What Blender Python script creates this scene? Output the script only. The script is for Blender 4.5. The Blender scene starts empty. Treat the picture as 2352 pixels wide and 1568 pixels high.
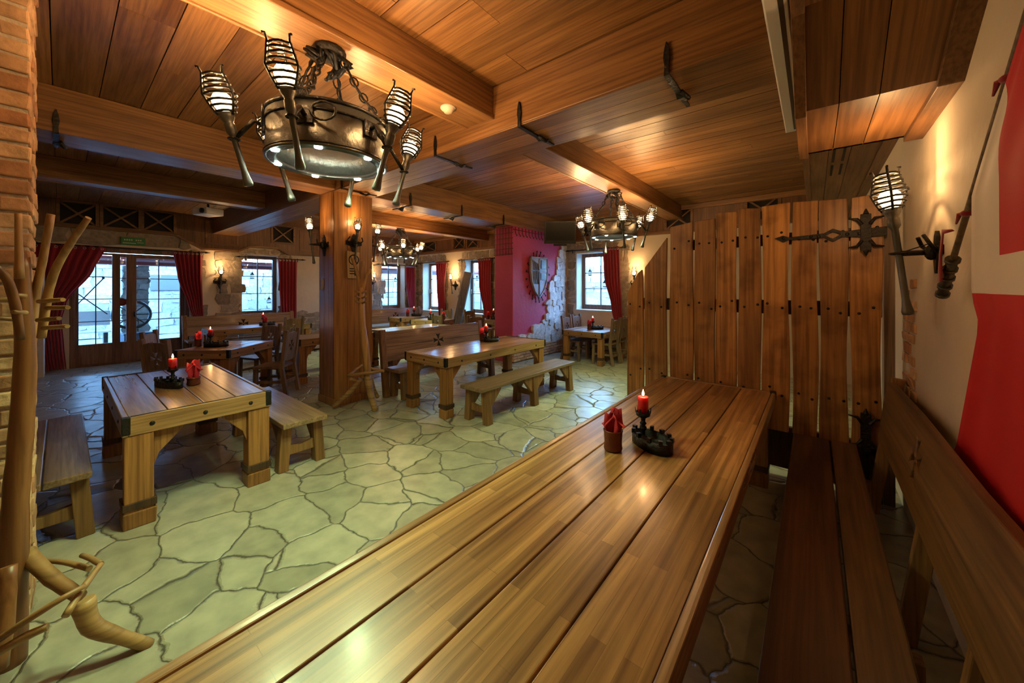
import bpy, bmesh, math, random
from mathutils import Matrix, Vector, Euler
random.seed(11)
PI = math.pi
SC = bpy.context.scene
COL = SC.collection
rnd = random.uniform

# ------------------------------------------------------------------ camera constants
FPX, CX, HY, EYE = 849.0, 1176.0, 660.0, 1.65
YAW = math.atan((1870 - 1176) / FPX)

def at(px, py, d):
    """world point seen at photo pixel px,py at forward depth d (metres)"""
    u, v = (px - CX) / FPX, (HY - py) / FPX
    c, s = math.cos(YAW), math.sin(YAW)
    return Vector(((-s + u * c) * d, (c + u * s) * d, EYE + v * d))

# ------------------------------------------------------------------ mesh builder
class MB:
    def __init__(self):
        self.bm = bmesh.new()
    def _faces(self, vs, fs, smooth=False):
        bv = [self.bm.verts.new(v) for v in vs]
        for f in fs:
            try:
                fc = self.bm.faces.new([bv[i] for i in f]); fc.smooth = smooth
            except ValueError:
                pass
        return bv
    def box(self, c, s, rot=None, jit=0.0, taper=1.0):
        R = rot if isinstance(rot, Matrix) else (Euler(rot).to_matrix() if rot else Matrix.Identity(3))
        vs = []
        for z in (-1, 1):
            k = taper if z > 0 else 1.0
            for y in (-1, 1):
                for x in (-1, 1):
                    p = Vector((x * s[0] / 2 * k, y * s[1] / 2 * k, z * s[2] / 2))
                    if jit: p += Vector((rnd(-jit, jit), rnd(-jit, jit), rnd(-jit, jit)))
                    vs.append(Vector(c) + R @ p)
        self._faces(vs, [(0, 2, 3, 1), (4, 5, 7, 6), (0, 1, 5, 4), (2, 6, 7, 3), (0, 4, 6, 2), (1, 3, 7, 5)])
        return self
    def bb(self, x0, x1, y0, y1, z0, z1, jit=0.0):
        return self.box(((x0 + x1) / 2, (y0 + y1) / 2, (z0 + z1) / 2), (abs(x1 - x0), abs(y1 - y0), abs(z1 - z0)), None, jit)
    def bar(self, p, q, w, h, up=(0, 0, 1), taper=1.0):
        p, q = Vector(p), Vector(q)
        z = (q - p); L = z.length; z.normalize()
        u = Vector(up)
        if abs(z.dot(u)) > .98: u = Vector((0, 1, 0))
        x = u.cross(z).normalized(); y = z.cross(x)
        R = Matrix((x, y, z)).transposed()
        return self.box((p + q) / 2, (w, h, L), R, 0, taper)
    def tube(self, pts, r, n=8, caps=True):
        pts = [Vector(p) for p in pts]
        rs = r if isinstance(r, (list, tuple)) else [r] * len(pts)
        rings = []; prev = None
        for i, p in enumerate(pts):
            t = (pts[min(i + 1, len(pts) - 1)] - pts[max(i - 1, 0)]).normalized()
            if prev is None:
                a = Vector((0, 0, 1)) if abs(t.z) < .9 else Vector((1, 0, 0))
                x = a.cross(t).normalized()
            else:
                x = (prev - t * prev.dot(t)).normalized()
            prev = x; y = t.cross(x)
            rings.append([self.bm.verts.new(p + (x * math.cos(2 * PI * k / n) + y * math.sin(2 * PI * k / n)) * rs[i]) for k in range(n)])
        for a, b in zip(rings, rings[1:]):
            for k in range(n):
                f = self.bm.faces.new((a[k], a[(k + 1) % n], b[(k + 1) % n], b[k])); f.smooth = True
        if caps:
            self.bm.faces.new(rings[0][::-1]); self.bm.faces.new(rings[-1])
        return self
    def loop(self, pts, r, n=6):
        pts = [Vector(p) for p in pts]; m = len(pts); rings = []; prev = None
        for i, p in enumerate(pts):
            t = (pts[(i + 1) % m] - pts[i - 1]).normalized()
            if prev is None:
                a = Vector((0, 0, 1)) if abs(t.z) < .9 else Vector((1, 0, 0)); x = a.cross(t).normalized()
            else: x = (prev - t * prev.dot(t)).normalized()
            prev = x; y = t.cross(x)
            rings.append([self.bm.verts.new(p + (x * math.cos(2 * PI * k / n) + y * math.sin(2 * PI * k / n)) * r) for k in range(n)])
        for i in range(m):
            a, b = rings[i], rings[(i + 1) % m]
            for k in range(n):
                f = self.bm.faces.new((a[k], a[(k + 1) % n], b[(k + 1) % n], b[k])); f.smooth = True
        return self
    def torus(self, c, R, r, M=None, m=16, n=6, sx=1.0):
        M = M or Matrix.Identity(3)
        return self.loop([Vector(c) + M @ Vector((R * sx * math.cos(2 * PI * k / m), R * math.sin(2 * PI * k / m), 0)) for k in range(m)], r, n)
    def lathe(self, prof, n=16, c=(0, 0, 0), M=None, smooth=True, caps=True):
        M = M or Matrix.Identity(3); c = Vector(c); rings = []
        for r, z in prof:
            if r < 1e-5: rings.append([self.bm.verts.new(c + M @ Vector((0, 0, z)))])
            else: rings.append([self.bm.verts.new(c + M @ Vector((r * math.cos(2 * PI * k / n), r * math.sin(2 * PI * k / n), z))) for k in range(n)])
        for a, b in zip(rings, rings[1:]):
            for k in range(n):
                q = [a[k % len(a)], a[(k + 1) % len(a)], b[(k + 1) % len(b)], b[k % len(b)]]
                q = list(dict.fromkeys(q))
                if len(q) > 2:
                    f = self.bm.faces.new(q); f.smooth = smooth
        if not caps: return self
        if len(rings[0]) > 1: self.bm.faces.new(rings[0][::-1])
        if len(rings[-1]) > 1: self.bm.faces.new(rings[-1])
        return self
    def sphere(self, c, r, s=(1, 1, 1), n=12, m=8):
        pr = [(math.sin(PI * i / m), -math.cos(PI * i / m)) for i in range(m + 1)]
        M = Matrix.Diagonal(Vector((r * s[0], r * s[1], r * s[2])))
        return self.lathe([(0 if i in (0, m) else a, b) for i, (a, b) in enumerate(pr)], n, c, M)
    def plate(self, outer, th, f, holes=()):
        """2D outline (with holes) given thickness; f maps (u,v,w) to a 3D point"""
        t = bmesh.new(); ed = []
        for L in [outer] + list(holes):
            vs = [t.verts.new((u, v, 0)) for u, v in L]
            ed += [t.edges.new((vs[i], vs[(i + 1) % len(vs)])) for i in range(len(vs))]
        if holes: bmesh.ops.triangle_fill(t, use_beauty=True, use_dissolve=False, edges=ed)
        else: t.faces.new(t.verts[:])
        g = bmesh.ops.extrude_face_region(t, geom=t.faces[:])
        for v in [e for e in g['geom'] if isinstance(e, bmesh.types.BMVert)]: v.co.z += th
        t.verts.index_update()
        bv = [self.bm.verts.new(f(v.co.x, v.co.y, v.co.z)) for v in t.verts]
        for fc in t.faces:
            try: self.bm.faces.new([bv[v.index] for v in fc.verts])
            except ValueError: pass
        t.free(); return self
    def grid(self, rows, smooth=True, closed=False):
        R = [[self.bm.verts.new(p) for p in r] for r in rows]
        for a, b in zip(R, R[1:]):
            for k in range(len(a) - (0 if closed else 1)):
                f = self.bm.faces.new((a[k], a[(k + 1) % len(a)], b[(k + 1) % len(a)], b[k])); f.smooth = smooth
        return self
    def build(self, name, mat, parent=None, bevel=0.0, solid=0.0, keep=False):
        if not keep: bmesh.ops.recalc_face_normals(self.bm, faces=self.bm.faces[:])
        me = bpy.data.meshes.new(name); self.bm.to_mesh(me); self.bm.free()
        me.materials.append(mat)
        o = bpy.data.objects.new(name, me); COL.objects.link(o)
        if parent: o.parent = parent
        if solid:
            m = o.modifiers.new('solid', 'SOLIDIFY'); m.thickness = solid; m.offset = 0
        if bevel:
            m = o.modifiers.new('bevel', 'BEVEL'); m.width = bevel; m.segments = 2; m.limit_method = 'ANGLE'; m.angle_limit = .7
        return o

def tag(o, label=None, cat=None, group=None, kind=None):
    for k, v in (('label', label), ('category', cat), ('group', group), ('kind', kind)):
        if v: o[k] = v
    return o
def thing(name, label, cat, loc=(0, 0, 0), rz=0.0, group=None):
    o = bpy.data.objects.new(name, None); COL.objects.link(o)
    o.location = loc; o.rotation_euler = (0, 0, rz); o.empty_display_size = .1
    return tag(o, label, cat, group)
def struct(name, mb, mat, bevel=0.0, label=None, cat=None, parent=None):
    o = mb.build(name, mat, parent, bevel)
    if not parent: tag(o, label, cat, None, 'structure')
    return o
def copy_tree(o, parent=None):
    c = o.copy(); COL.objects.link(c); c.parent = parent
    for ch in list(o.children): copy_tree(ch, c)
    return c
def dup(o, loc, rz, label, group=None):
    c = copy_tree(o); c.location = loc; c.rotation_euler = (0, 0, rz); c['label'] = label
    if group: c['group'] = group
    return c
PX = lambda x: (lambda u, v, w: Vector((x + w, u, v)))     # plate in a plane of constant X (u=Y, v=Z)
PY = lambda y: (lambda u, v, w: Vector((u, y + w, v)))     # plate in a plane of constant Y (u=X, v=Z)
PZ = lambda z: (lambda u, v, w: Vector((u, v, z + w)))
def rect(u0, u1, v0, v1): return [(u0, v0), (u1, v0), (u1, v1), (u0, v1)]
def cross_holes(u, v, s):
    """four flared arms of a cross pattee"""
    out = []
    for k in range(4):
        a = k * PI / 2
        c, n = math.cos(a), math.sin(a)
        pts = [(.12, -.07), (.12, .07), (.55, .20), (1.0, .42), (.86, 0), (1.0, -.42), (.55, -.20)]
        L = [(u + s * (x * c - y * n), v + s * (x * n + y * c)) for x, y in pts]
        out.append(L)
    return out

# ------------------------------------------------------------------ materials
def newmat(name):
    m = bpy.data.materials.new(name); m.use_nodes = True
    nt = m.node_tree; b = nt.nodes['Principled BSDF']
    return m, nt, b, nt.nodes.new, nt.links.new
def rgba(c): return (c[0], c[1], c[2], 1)
def plain(name, c, rough=.5, metal=0.0, emit=None, es=0.0, bump=0.0, bs=60.0, var=0.0, trans=0.0):
    m, nt, b, N, L = newmat(name)
    b.inputs['Base Color'].default_value = rgba(c); b.inputs['Roughness'].default_value = rough; b.inputs['Metallic'].default_value = metal
    if trans: b.inputs['Transmission Weight'].default_value = trans
    if emit:
        b.inputs['Emission Color'].default_value = rgba(emit); b.inputs['Emission Strength'].default_value = es
    if bump or var:
        tc = N('ShaderNodeTexCoord'); n = N('ShaderNodeTexNoise'); n.inputs['Scale'].default_value = bs; n.inputs['Detail'].default_value = 6
        L(tc.outputs['Object'], n.inputs['Vector'])
        if bump:
            bp = N('ShaderNodeBump'); bp.inputs['Strength'].default_value = bump; bp.inputs['Distance'].default_value = .02
            L(n.outputs['Fac'], bp.inputs['Height']); L(bp.outputs['Normal'], b.inputs['Normal'])
        if var:
            n2 = N('ShaderNodeTexNoise'); n2.inputs['Scale'].default_value = bs * .12; n2.inputs['Detail'].default_value = 5
            L(tc.outputs['Object'], n2.inputs['Vector'])
            r = N('ShaderNodeValToRGB'); r.color_ramp.elements[0].position = .3; r.color_ramp.elements[1].position = .7
            r.color_ramp.elements[0].color = rgba([x * (1 - var) for x in c]); r.color_ramp.elements[1].color = rgba([min(1, x * (1 + var)) for x in c])
            L(n2.outputs['Fac'], r.inputs['Fac']); L(r.outputs['Color'], b.inputs['Base Color'])
    return m
def wood(name, axis, dark, light, rough=.45, sc=1.0, bump=.12, isl=.25, coat=0.0, stave=False, spec=.5, wave=0.0, blotch=0.0):
    m, nt, b, N, L = newmat(name)
    tc = N('ShaderNodeTexCoord'); mp = N('ShaderNodeMapping')
    s = [1.0 * sc] * 3
    for c_ in axis: s['xyz'.index(c_)] = .09 * sc
    mp.inputs['Scale'].default_value = s
    geo = N('ShaderNodeNewGeometry'); oi = N('ShaderNodeObjectInfo')
    ad = N('ShaderNodeMath'); ad.operation = 'ADD'; L(geo.outputs['Random Per Island'], ad.inputs[0]); L(oi.outputs['Random'], ad.inputs[1])
    mu = N('ShaderNodeMath'); mu.operation = 'MULTIPLY'; L(ad.outputs[0], mu.inputs[0]); mu.inputs[1].default_value = 17.0
    va = N('ShaderNodeVectorMath'); va.operation = 'ADD'; L(tc.outputs['Object'], va.inputs[0]); L(mu.outputs[0], va.inputs[1])
    L(va.outputs[0], mp.inputs['Vector'])
    n1 = N('ShaderNodeTexNoise'); n1.inputs['Scale'].default_value = 6; n1.inputs['Detail'].default_value = 7; n1.inputs['Roughness'].default_value = .62; n1.inputs['Distortion'].default_value = 1.1
    L(mp.outputs[0], n1.inputs['Vector'])
    n2 = N('ShaderNodeTexNoise'); n2.inputs['Scale'].default_value = 70; n2.inputs['Detail'].default_value = 3
    mp2 = N('ShaderNodeMapping'); s2 = list(s)
    for c_ in axis: s2['xyz'.index(c_)] = .03 * sc
    mp2.inputs['Scale'].default_value = s2
    L(va.outputs[0], mp2.inputs['Vector']); L(mp2.outputs[0], n2.inputs['Vector'])
    r = N('ShaderNodeValToRGB'); e = r.color_ramp.elements
    e[0].position = .3; e[1].position = .72; e[0].color = rgba(dark); e[1].color = rgba(light)
    L(n1.outputs['Fac'], r.inputs['Fac'])
    r2 = N('ShaderNodeValToRGB'); f = r2.color_ramp.elements
    f[0].position = .36; f[1].position = .58; f[0].color = (.5, .45, .41, 1); f[1].color = (1, 1, 1, 1)
    L(n2.outputs['Fac'], r2.inputs['Fac'])
    mx = N('ShaderNodeMixRGB'); mx.blend_type = 'MULTIPLY'; mx.inputs['Fac'].default_value = .75
    L(r.outputs['Color'], mx.inputs[1]); L(r2.outputs['Color'], mx.inputs[2])
    hs = N('ShaderNodeHueSaturation'); L(mx.outputs[0], hs.inputs['Color'])
    mr = N('ShaderNodeMapRange'); mr.inputs['To Min'].default_value = 1 - isl; mr.inputs['To Max'].default_value = 1 + isl
    fr = N('ShaderNodeMath'); fr.operation = 'FRACT'; L(ad.outputs[0], fr.inputs[0])
    L(fr.outputs[0], mr.inputs['Value']); L(mr.outputs[0], hs.inputs['Value'])
    col = hs.outputs['Color']
    if wave:
        wv = N('ShaderNodeTexWave'); wv.bands_direction = 'Y' if axis[0] == 'x' else 'X'
        wv.inputs['Scale'].default_value = 7; wv.inputs['Distortion'].default_value = 7; wv.inputs['Detail'].default_value = 4; wv.inputs['Detail Scale'].default_value = 1.3
        L(mp.outputs[0], wv.inputs['Vector'])
        wr = N('ShaderNodeValToRGB'); wr.color_ramp.elements[0].position = .1; wr.color_ramp.elements[0].color = (.6, .55, .5, 1); wr.color_ramp.elements[1].position = .6; wr.color_ramp.elements[1].color = (1.1, 1.1, 1.1, 1)
        L(wv.outputs['Fac'], wr.inputs['Fac'])
        mw_ = N('ShaderNodeMixRGB'); mw_.blend_type = 'MULTIPLY'; mw_.inputs['Fac'].default_value = wave
        L(col, mw_.inputs[1]); L(wr.outputs['Color'], mw_.inputs[2]); col = mw_.outputs[0]
    if blotch:
        bn_ = N('ShaderNodeTexNoise'); bn_.inputs['Scale'].default_value = 4.5; bn_.inputs['Detail'].default_value = 3; L(va.outputs[0], bn_.inputs['Vector'])
        br_ = N('ShaderNodeValToRGB'); br_.color_ramp.elements[0].position = .33; br_.color_ramp.elements[0].color = (.42, .34, .28, 1); br_.color_ramp.elements[1].position = .5; br_.color_ramp.elements[1].color = (1, 1, 1, 1)
        L(bn_.outputs['Fac'], br_.inputs['Fac']); mb_ = N('ShaderNodeMixRGB'); mb_.blend_type = 'MULTIPLY'; mb_.inputs['Fac'].default_value = blotch
        L(col, mb_.inputs[1]); L(br_.outputs['Color'], mb_.inputs[2]); col = mb_.outputs[0]
    if stave:
        br = N('ShaderNodeTexBrick'); br.offset = .37
        br.inputs['Color1'].default_value = (.56, .50, .44, 1); br.inputs['Color2'].default_value = (1.18, 1.16, 1.12, 1); br.inputs['Mortar'].default_value = (.55, .48, .42, 1)
        br.inputs['Scale'].default_value = 1.0; br.inputs['Mortar Size'].default_value = .0008; br.inputs['Brick Width'].default_value = .55; br.inputs['Row Height'].default_value = .045
        rm = N('ShaderNodeMapping')
        if axis == 'y': rm.inputs['Rotation'].default_value = (0, 0, PI / 2)
        L(tc.outputs['Object'], rm.inputs['Vector']); L(rm.outputs[0], br.inputs['Vector'])
        m2 = N('ShaderNodeMixRGB'); m2.blend_type = 'MULTIPLY'; m2.inputs['Fac'].default_value = .95
        L(col, m2.inputs[1]); L(br.outputs['Color'], m2.inputs[2]); col = m2.outputs[0]
    L(col, b.inputs['Base Color'])
    rr = N('ShaderNodeMapRange'); rr.inputs['To Min'].default_value = rough + .12; rr.inputs['To Max'].default_value = max(.08, rough - .1)
    L(n1.outputs['Fac'], rr.inputs['Value']); L(rr.outputs[0], b.inputs['Roughness'])
    bp = N('ShaderNodeBump'); bp.inputs['Strength'].default_value = bump; bp.inputs['Distance'].default_value = .01
    L(n2.outputs['Fac'], bp.inputs['Height']); L(bp.outputs['Normal'], b.inputs['Normal'])
    b.inputs['Specular IOR Level'].default_value = spec
    if coat: b.inputs['Coat Weight'].default_value = coat; b.inputs['Coat Roughness'].default_value = .16
    return m
def stone_floor(name):
    m, nt, b, N, L = newmat(name)
    tc = N('ShaderNodeTexCoord')
    dn = N('ShaderNodeTexNoise'); dn.inputs['Scale'].default_value = 3.2; dn.inputs['Detail'].default_value = 5
    L(tc.outputs['Object'], dn.inputs['Vector'])
    ds = N('ShaderNodeVectorMath'); ds.operation = 'SCALE'; ds.inputs['Scale'].default_value = .22; L(dn.outputs['Color'], ds.inputs[0])
    va = N('ShaderNodeVectorMath'); va.operation = 'ADD'; L(tc.outputs['Object'], va.inputs[0]); L(ds.outputs[0], va.inputs[1])
    ms = N('ShaderNodeMapping'); ms.inputs['Scale'].default_value = (1.0, 1.25, 0.0); ms.inputs['Rotation'].default_value = (0, 0, .5); L(va.outputs[0], ms.inputs['Vector'])
    ve = N('ShaderNodeTexVoronoi'); ve.feature = 'DISTANCE_TO_EDGE'; ve.inputs['Scale'].default_value = 2.3; L(ms.outputs[0], ve.inputs['Vector'])
    vc = N('ShaderNodeTexVoronoi'); vc.feature = 'F1'; vc.inputs['Scale'].default_value = 2.3; L(ms.outputs[0], vc.inputs['Vector'])
    sg = N('ShaderNodeSeparateColor'); L(vc.outputs['Color'], sg.inputs[0])
    r = N('ShaderNodeValToRGB'); e = r.color_ramp.elements
    e[0].color = (.33, .31, .25, 1); e[1].color = (.47, .44, .36, 1); L(sg.outputs[0], r.inputs['Fac'])
    n = N('ShaderNodeTexNoise'); n.inputs['Scale'].default_value = 7; n.inputs['Detail'].default_value = 8; L(tc.outputs['Object'], n.inputs['Vector'])
    r2 = N('ShaderNodeValToRGB'); r2.color_ramp.elements[0].position = .3; r2.color_ramp.elements[1].position = .7
    r2.color_ramp.elements[0].color = (.66, .66, .64, 1); r2.color_ramp.elements[1].color = (1.08, 1.06, 1.0, 1); L(n.outputs['Fac'], r2.inputs['Fac'])
    mx = N('ShaderNodeMixRGB'); mx.blend_type = 'MULTIPLY'; mx.inputs['Fac'].default_value = .9; L(r.outputs['Color'], mx.inputs[1]); L(r2.outputs['Color'], mx.inputs[2])
    jr = N('ShaderNodeMapRange'); jr.inputs['From Min'].default_value = .004; jr.inputs['From Max'].default_value = .017; L(ve.outputs['Distance'], jr.inputs['Value'])
    mj = N('ShaderNodeMixRGB'); mj.inputs[1].default_value = (.10, .088, .066, 1); L(jr.outputs[0], mj.inputs['Fac']); L(mx.outputs[0], mj.inputs[2])
    L(mj.outputs[0], b.inputs['Base Color'])
    rg = N('ShaderNodeMapRange'); rg.inputs['To Min'].default_value = .46; rg.inputs['To Max'].default_value = .22; L(n.outputs['Fac'], rg.inputs['Value']); L(rg.outputs[0], b.inputs['Roughness'])
    hj = N('ShaderNodeMapRange'); hj.inputs['From Max'].default_value = .03; L(ve.outputs['Distance'], hj.inputs['Value'])
    hm = N('ShaderNodeMath'); hm.operation = 'MULTIPLY_ADD'; hm.inputs[1].default_value = .22; L(n.outputs['Fac'], hm.inputs[0]); L(hj.outputs[0], hm.inputs[2])
    bp = N('ShaderNodeBump'); bp.inputs['Strength'].default_value = .55; bp.inputs['Distance'].default_value = .02; L(hm.outputs[0], bp.inputs['Height']); L(bp.outputs['Normal'], b.inputs['Normal'])
    return m
def island_stone(name, a, c, rough=.8, bump=.5):
    m, nt, b, N, L = newmat(name)
    tc = N('ShaderNodeTexCoord'); g = N('ShaderNodeNewGeometry')
    r = N('ShaderNodeValToRGB'); r.color_ramp.elements[0].color = rgba(a); r.color_ramp.elements[1].color = rgba(c); L(g.outputs['Random Per Island'], r.inputs['Fac'])
    n = N('ShaderNodeTexNoise'); n.inputs['Scale'].default_value = 14; n.inputs['Detail'].default_value = 8; L(tc.outputs['Object'], n.inputs['Vector'])
    r2 = N('ShaderNodeValToRGB'); r2.color_ramp.elements[0].color = (.6, .6, .6, 1); r2.color_ramp.elements[1].color = (1.15, 1.12, 1.1, 1)
    r2.color_ramp.elements[0].position = .3; r2.color_ramp.elements[1].position = .7; L(n.outputs['Fac'], r2.inputs['Fac'])
    mx = N('ShaderNodeMixRGB'); mx.blend_type = 'MULTIPLY'; mx.inputs['Fac'].default_value = .85; L(r.outputs['Color'], mx.inputs[1]); L(r2.outputs['Color'], mx.inputs[2])
    L(mx.outputs[0], b.inputs['Base Color']); b.inputs['Roughness'].default_value = rough
    bp = N('ShaderNodeBump'); bp.inputs['Strength'].default_value = bump; bp.inputs['Distance'].default_value = .02; L(n.outputs['Fac'], bp.inputs['Height']); L(bp.outputs['Normal'], b.inputs['Normal'])
    return m
def fabric(name, c, sheen=.4):
    m = plain(name, c, .85, bump=.15, bs=260, var=.12)
    m.node_tree.nodes['Principled BSDF'].inputs['Sheen Weight'].default_value = sheen
    return m
def glow(name, c, s):
    m = bpy.data.materials.new(name); m.use_nodes = True; nt = m.node_tree
    nt.nodes.remove(nt.nodes['Principled BSDF']); e = nt.nodes.new('ShaderNodeEmission')
    e.inputs['Color'].default_value = rgba(c); e.inputs['Strength'].default_value = s
    nt.links.new(e.outputs[0], nt.nodes['Material Output'].inputs['Surface']); return m
def window_glass(name):
    m = bpy.data.materials.new(name); m.use_nodes = True; nt = m.node_tree; N = nt.nodes.new
    nt.nodes.remove(nt.nodes['Principled BSDF'])
    t = N('ShaderNodeBsdfTransparent'); t.inputs['Color'].default_value = (.95, .98, 1, 1); g = N('ShaderNodeBsdfGlossy'); g.inputs['Roughness'].default_value = .02
    f = N('ShaderNodeFresnel'); f.inputs['IOR'].default_value = 1.45; mx = N('ShaderNodeMixShader')
    gb = N('ShaderNodeNewGeometry'); sb = N('ShaderNodeMath'); sb.operation = 'SUBTRACT'; sb.use_clamp = True; nt.links.new(f.outputs[0], sb.inputs[0]); nt.links.new(gb.outputs['Backfacing'], sb.inputs[1]); nt.links.new(sb.outputs[0], mx.inputs[0]); nt.links.new(t.outputs[0], mx.inputs[1]); nt.links.new(g.outputs[0], mx.inputs[2])
    nt.links.new(mx.outputs[0], nt.nodes['Material Output'].inputs['Surface']); return m

OAK_D, OAK_L = (.12, .05, .016), (.33, .155, .05)
M = dict(
    ceil=wood('ceiling_oak', 'x', (.15, .062, .021), (.36, .182, .065), .38, 1, .08, .28),
    beamx=wood('beam_oak_x', 'x', (.17, .075, .027), (.38, .19, .07), .4, .8, .08, .12),
    beamy=wood('beam_oak_y', 'y', (.17, .075, .027), (.38, .19, .07), .4, .8, .08, .12),
    pillar=wood('pillar_oak', 'z', (.2, .082, .024), (.46, .22, .072), .33, .8, .08, .12),
    panelz=wood('panel_oak_z', 'z', (.10, .042, .015), (.26, .115, .042), .45, 1, .08, .15),
    panely=wood('panel_oak_y', 'y', (.11, .05, .018), (.28, .13, .05), .45, 1, .08, .15),
    panelx=wood('panel_oak_x', 'x', (.11, .05, .018), (.28, .13, .05), .45, 1, .08, .15),
    divider=wood('divider_oak', 'z', (.27, .112, .03), (.62, .31, .10), .40, .7, .1, .2, wave=.3, blotch=.6),
    topfg=wood('polished_oak_y', 'y', (.21, .095, .03), (.46, .24, .09), .3, .8, .06, .12, .5, True),
    tx=wood('table_oak_x', 'x', (.20, .10, .042), (.50, .29, .135), .29, .9, .1, .16, .25, wave=.15),
    ty=wood('table_oak_y', 'y', (.20, .10, .04), (.48, .27, .115), .4, .9, .1, .16),
    lx=wood('table_oak_leg', 'z', (.20, .08, .022), (.44, .20, .06), .48, .9, .12, .12),
    bx=wood('bench_oak_x', 'x', (.14, .078, .042), (.36, .225, .13), .36, .9, .1, .15, .15),
    by=wood('bench_oak_y', 'y', (.11, .045, .016), (.28, .125, .045), .4, .9, .1, .15, .15),
    bl=wood('bench_oak_leg', 'z', (.16, .072, .024), (.36, .18, .065), .5, .9, .1, .15),
    chair=wood('chair_oak', 'z', (.11, .062, .033), (.30, .185, .105), .48, 1, .1, .15),
    branch=wood('peeled_branch', 'z', (.27, .115, .035), (.56, .33, .13), .42, .7, .1, .12),
    branchh=wood('peeled_branch_flat', 'xy', (.25, .115, .04), (.50, .30, .12), .42, .7, .1, .12),
    root=wood('red_root_wood', 'z', (.11, .027, .009), (.36, .15, .048), .38, .6, .1, .1),
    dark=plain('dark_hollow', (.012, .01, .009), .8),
    iron=plain('forged_iron', (.035, .032, .03), .42, .85, bump=.5, bs=45),
    bronze=plain('patinated_iron_band', (.13, .125, .11), .42, .75, bump=.35, bs=22, var=.35),
    darkwood=wood('dark_stained_oak', 'z', (.035, .016, .008), (.10, .045, .02), .5, 1, .1, .1),
    stone=stone_floor('flagstone'),
    plaster=plain('cream_plaster', (.60, .52, .40), .85, bump=.35, bs=9, var=.12),
    rubble=island_stone('rubble_stone', (.25, .205, .15), (.43, .36, .275)),
    whitestone=island_stone('limewashed_stone', (.55, .56, .56), (.80, .80, .78), .8, .7),
    brick=island_stone('old_brick', (.38, .18, .085), (.64, .42, .24), .85, .7),
    mortar=plain('lime_mortar', (.50, .42, .32), .9, bump=.6, bs=40),
    redpaint=plain('red_limewash', (.52, .055, .14), .6, bump=.25, bs=12, var=.1),
    velvet=fabric('crimson_curtain_cloth', (.30, .006, .02)),
    frame=wood('window_frame_oak', 'z', (.11, .05, .03), (.25, .13, .08), .45),
    white=plain('white_plastic', (.75, .75, .74), .4),
    black=plain('black_plastic', (.012, .012, .013), .3),
    glass=window_glass('window_glass'),
    wax=plain('red_wax', (.55, .012, .012), .4, emit=(.6, .02, .01), es=0.0),
    napkin=plain('red_napkin_paper', (.50, .02, .04), .8, bump=.2, bs=80),
    copper=plain('copper_pot', (.16, .05, .03), .38, .7, bump=.3, bs=30),
    flame=glow('candle_flame', (1, .55, .2), 25),
    bulb=glow('torch_bulb', (1, .62, .3), 8),
    led=glow('green_white_led', (.72, 1, .82), 30),
    ivory=plain('ivory_paint', (.62, .60, .55), .5),
    grey=plain('brushed_steel', (.5, .5, .5), .3, .9),
    rope=plain('rusty_chain', (.12, .05, .035), .6, .5),
)
M['wax'].node_tree.nodes['Principled BSDF'].inputs['Subsurface Weight'].default_value = .3
# ------------------------------------------------------------------ camera
cam = bpy.data.cameras.new('camera'); co = bpy.data.objects.new('camera', cam); COL.objects.link(co)
cam.sensor_width = 36; cam.lens = 36 * FPX / 2352; cam.shift_y = -(784 - HY) / 2352
co.location = (0, 0, EYE); co.rotation_euler = (PI / 2, 0, YAW); cam.clip_start = .02; cam.clip_end = 200
SC.camera = co
XL, YB, XR, YF, ZC = -11.65, 8.5, .52, -2.2, 3.4

# ------------------------------------------------------------------ shell
struct('floor', MB().bb(XL - .4, XR + .3, YF - .2, YB + .4, -.15, 0), M['stone'])
# ceiling: boards run along X
mb = MB(); y = YF
while y < YB:
    w = .135 if y > 2.9 else .27
    x = XL - .1 - rnd(0, 2)
    while x < XR + .2:
        l = rnd(2.2, 4.2)
        x1 = min(x + l, XR + .2)
        if x1 > XL - .1: mb.bb(max(x, XL - .1), x1 - .003, y + .003, y + w - .003, ZC + rnd(0, .004), ZC + .05)
        x += l
    y += w
struct('ceiling', mb, M['ceil'])
struct('ceiling.001', MB().bb(XL - .4, XR + .3, YF - .2, YB + .4, ZC + .045, ZC + .2), M['dark'])
def beam(x0, x1, y0, y1, z0, mat, ledge=True):
    mb = MB()
    mb.bb(x0, x1, y0, y1, z0, ZC)
    if ledge:   # small bead along the lower arrises
        if x1 - x0 > y1 - y0:
            mb.bb(x0, x1, y0 - .012, y0 + .01, z0 - .012, z0 + .025); mb.bb(x0, x1, y1 - .01, y1 + .012, z0 - .012, z0 + .025)
        else:
            mb.bb(x0 - .012, x0 + .01, y0, y1, z0 - .012, z0 + .025); mb.bb(x1 - .01, x1 + .012, y0, y1, z0 - .012, z0 + .025)
    return struct('beam', mb, mat, .006)
beam(XL, XR, 2.4, 2.95, 3.0, M['beamx'], False)
mb = MB()
for (y0, y1) in ((2.4, 2.58), (2.583, 2.77), (2.773, 2.95)): mb.bb(XL, XR, y0, y1, 2.985, 3.0)
struct('beam', mb, M['ceil'], .002)
beam(-5.55, -5.1, YF, 2.4, 3.0, M['beamy'], False); beam(-5.55, -5.1, 2.95, YB, 3.0, M['beamy'], False)
beam(-8.2, -7.85, YF, 2.4, 3.12, M['beamy']); beam(-8.2, -7.85, 2.95, YB, 3.12, M['beamy'])
beam(-2.5, -2.17, YF, 2.4, 3.13, M['beamy']); beam(-2.5, -2.19, 2.95, YB, 3.12, M['beamy'])
beam(XL, XR, YB - .12, YB, 3.3, M['beamx'], False)
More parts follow.
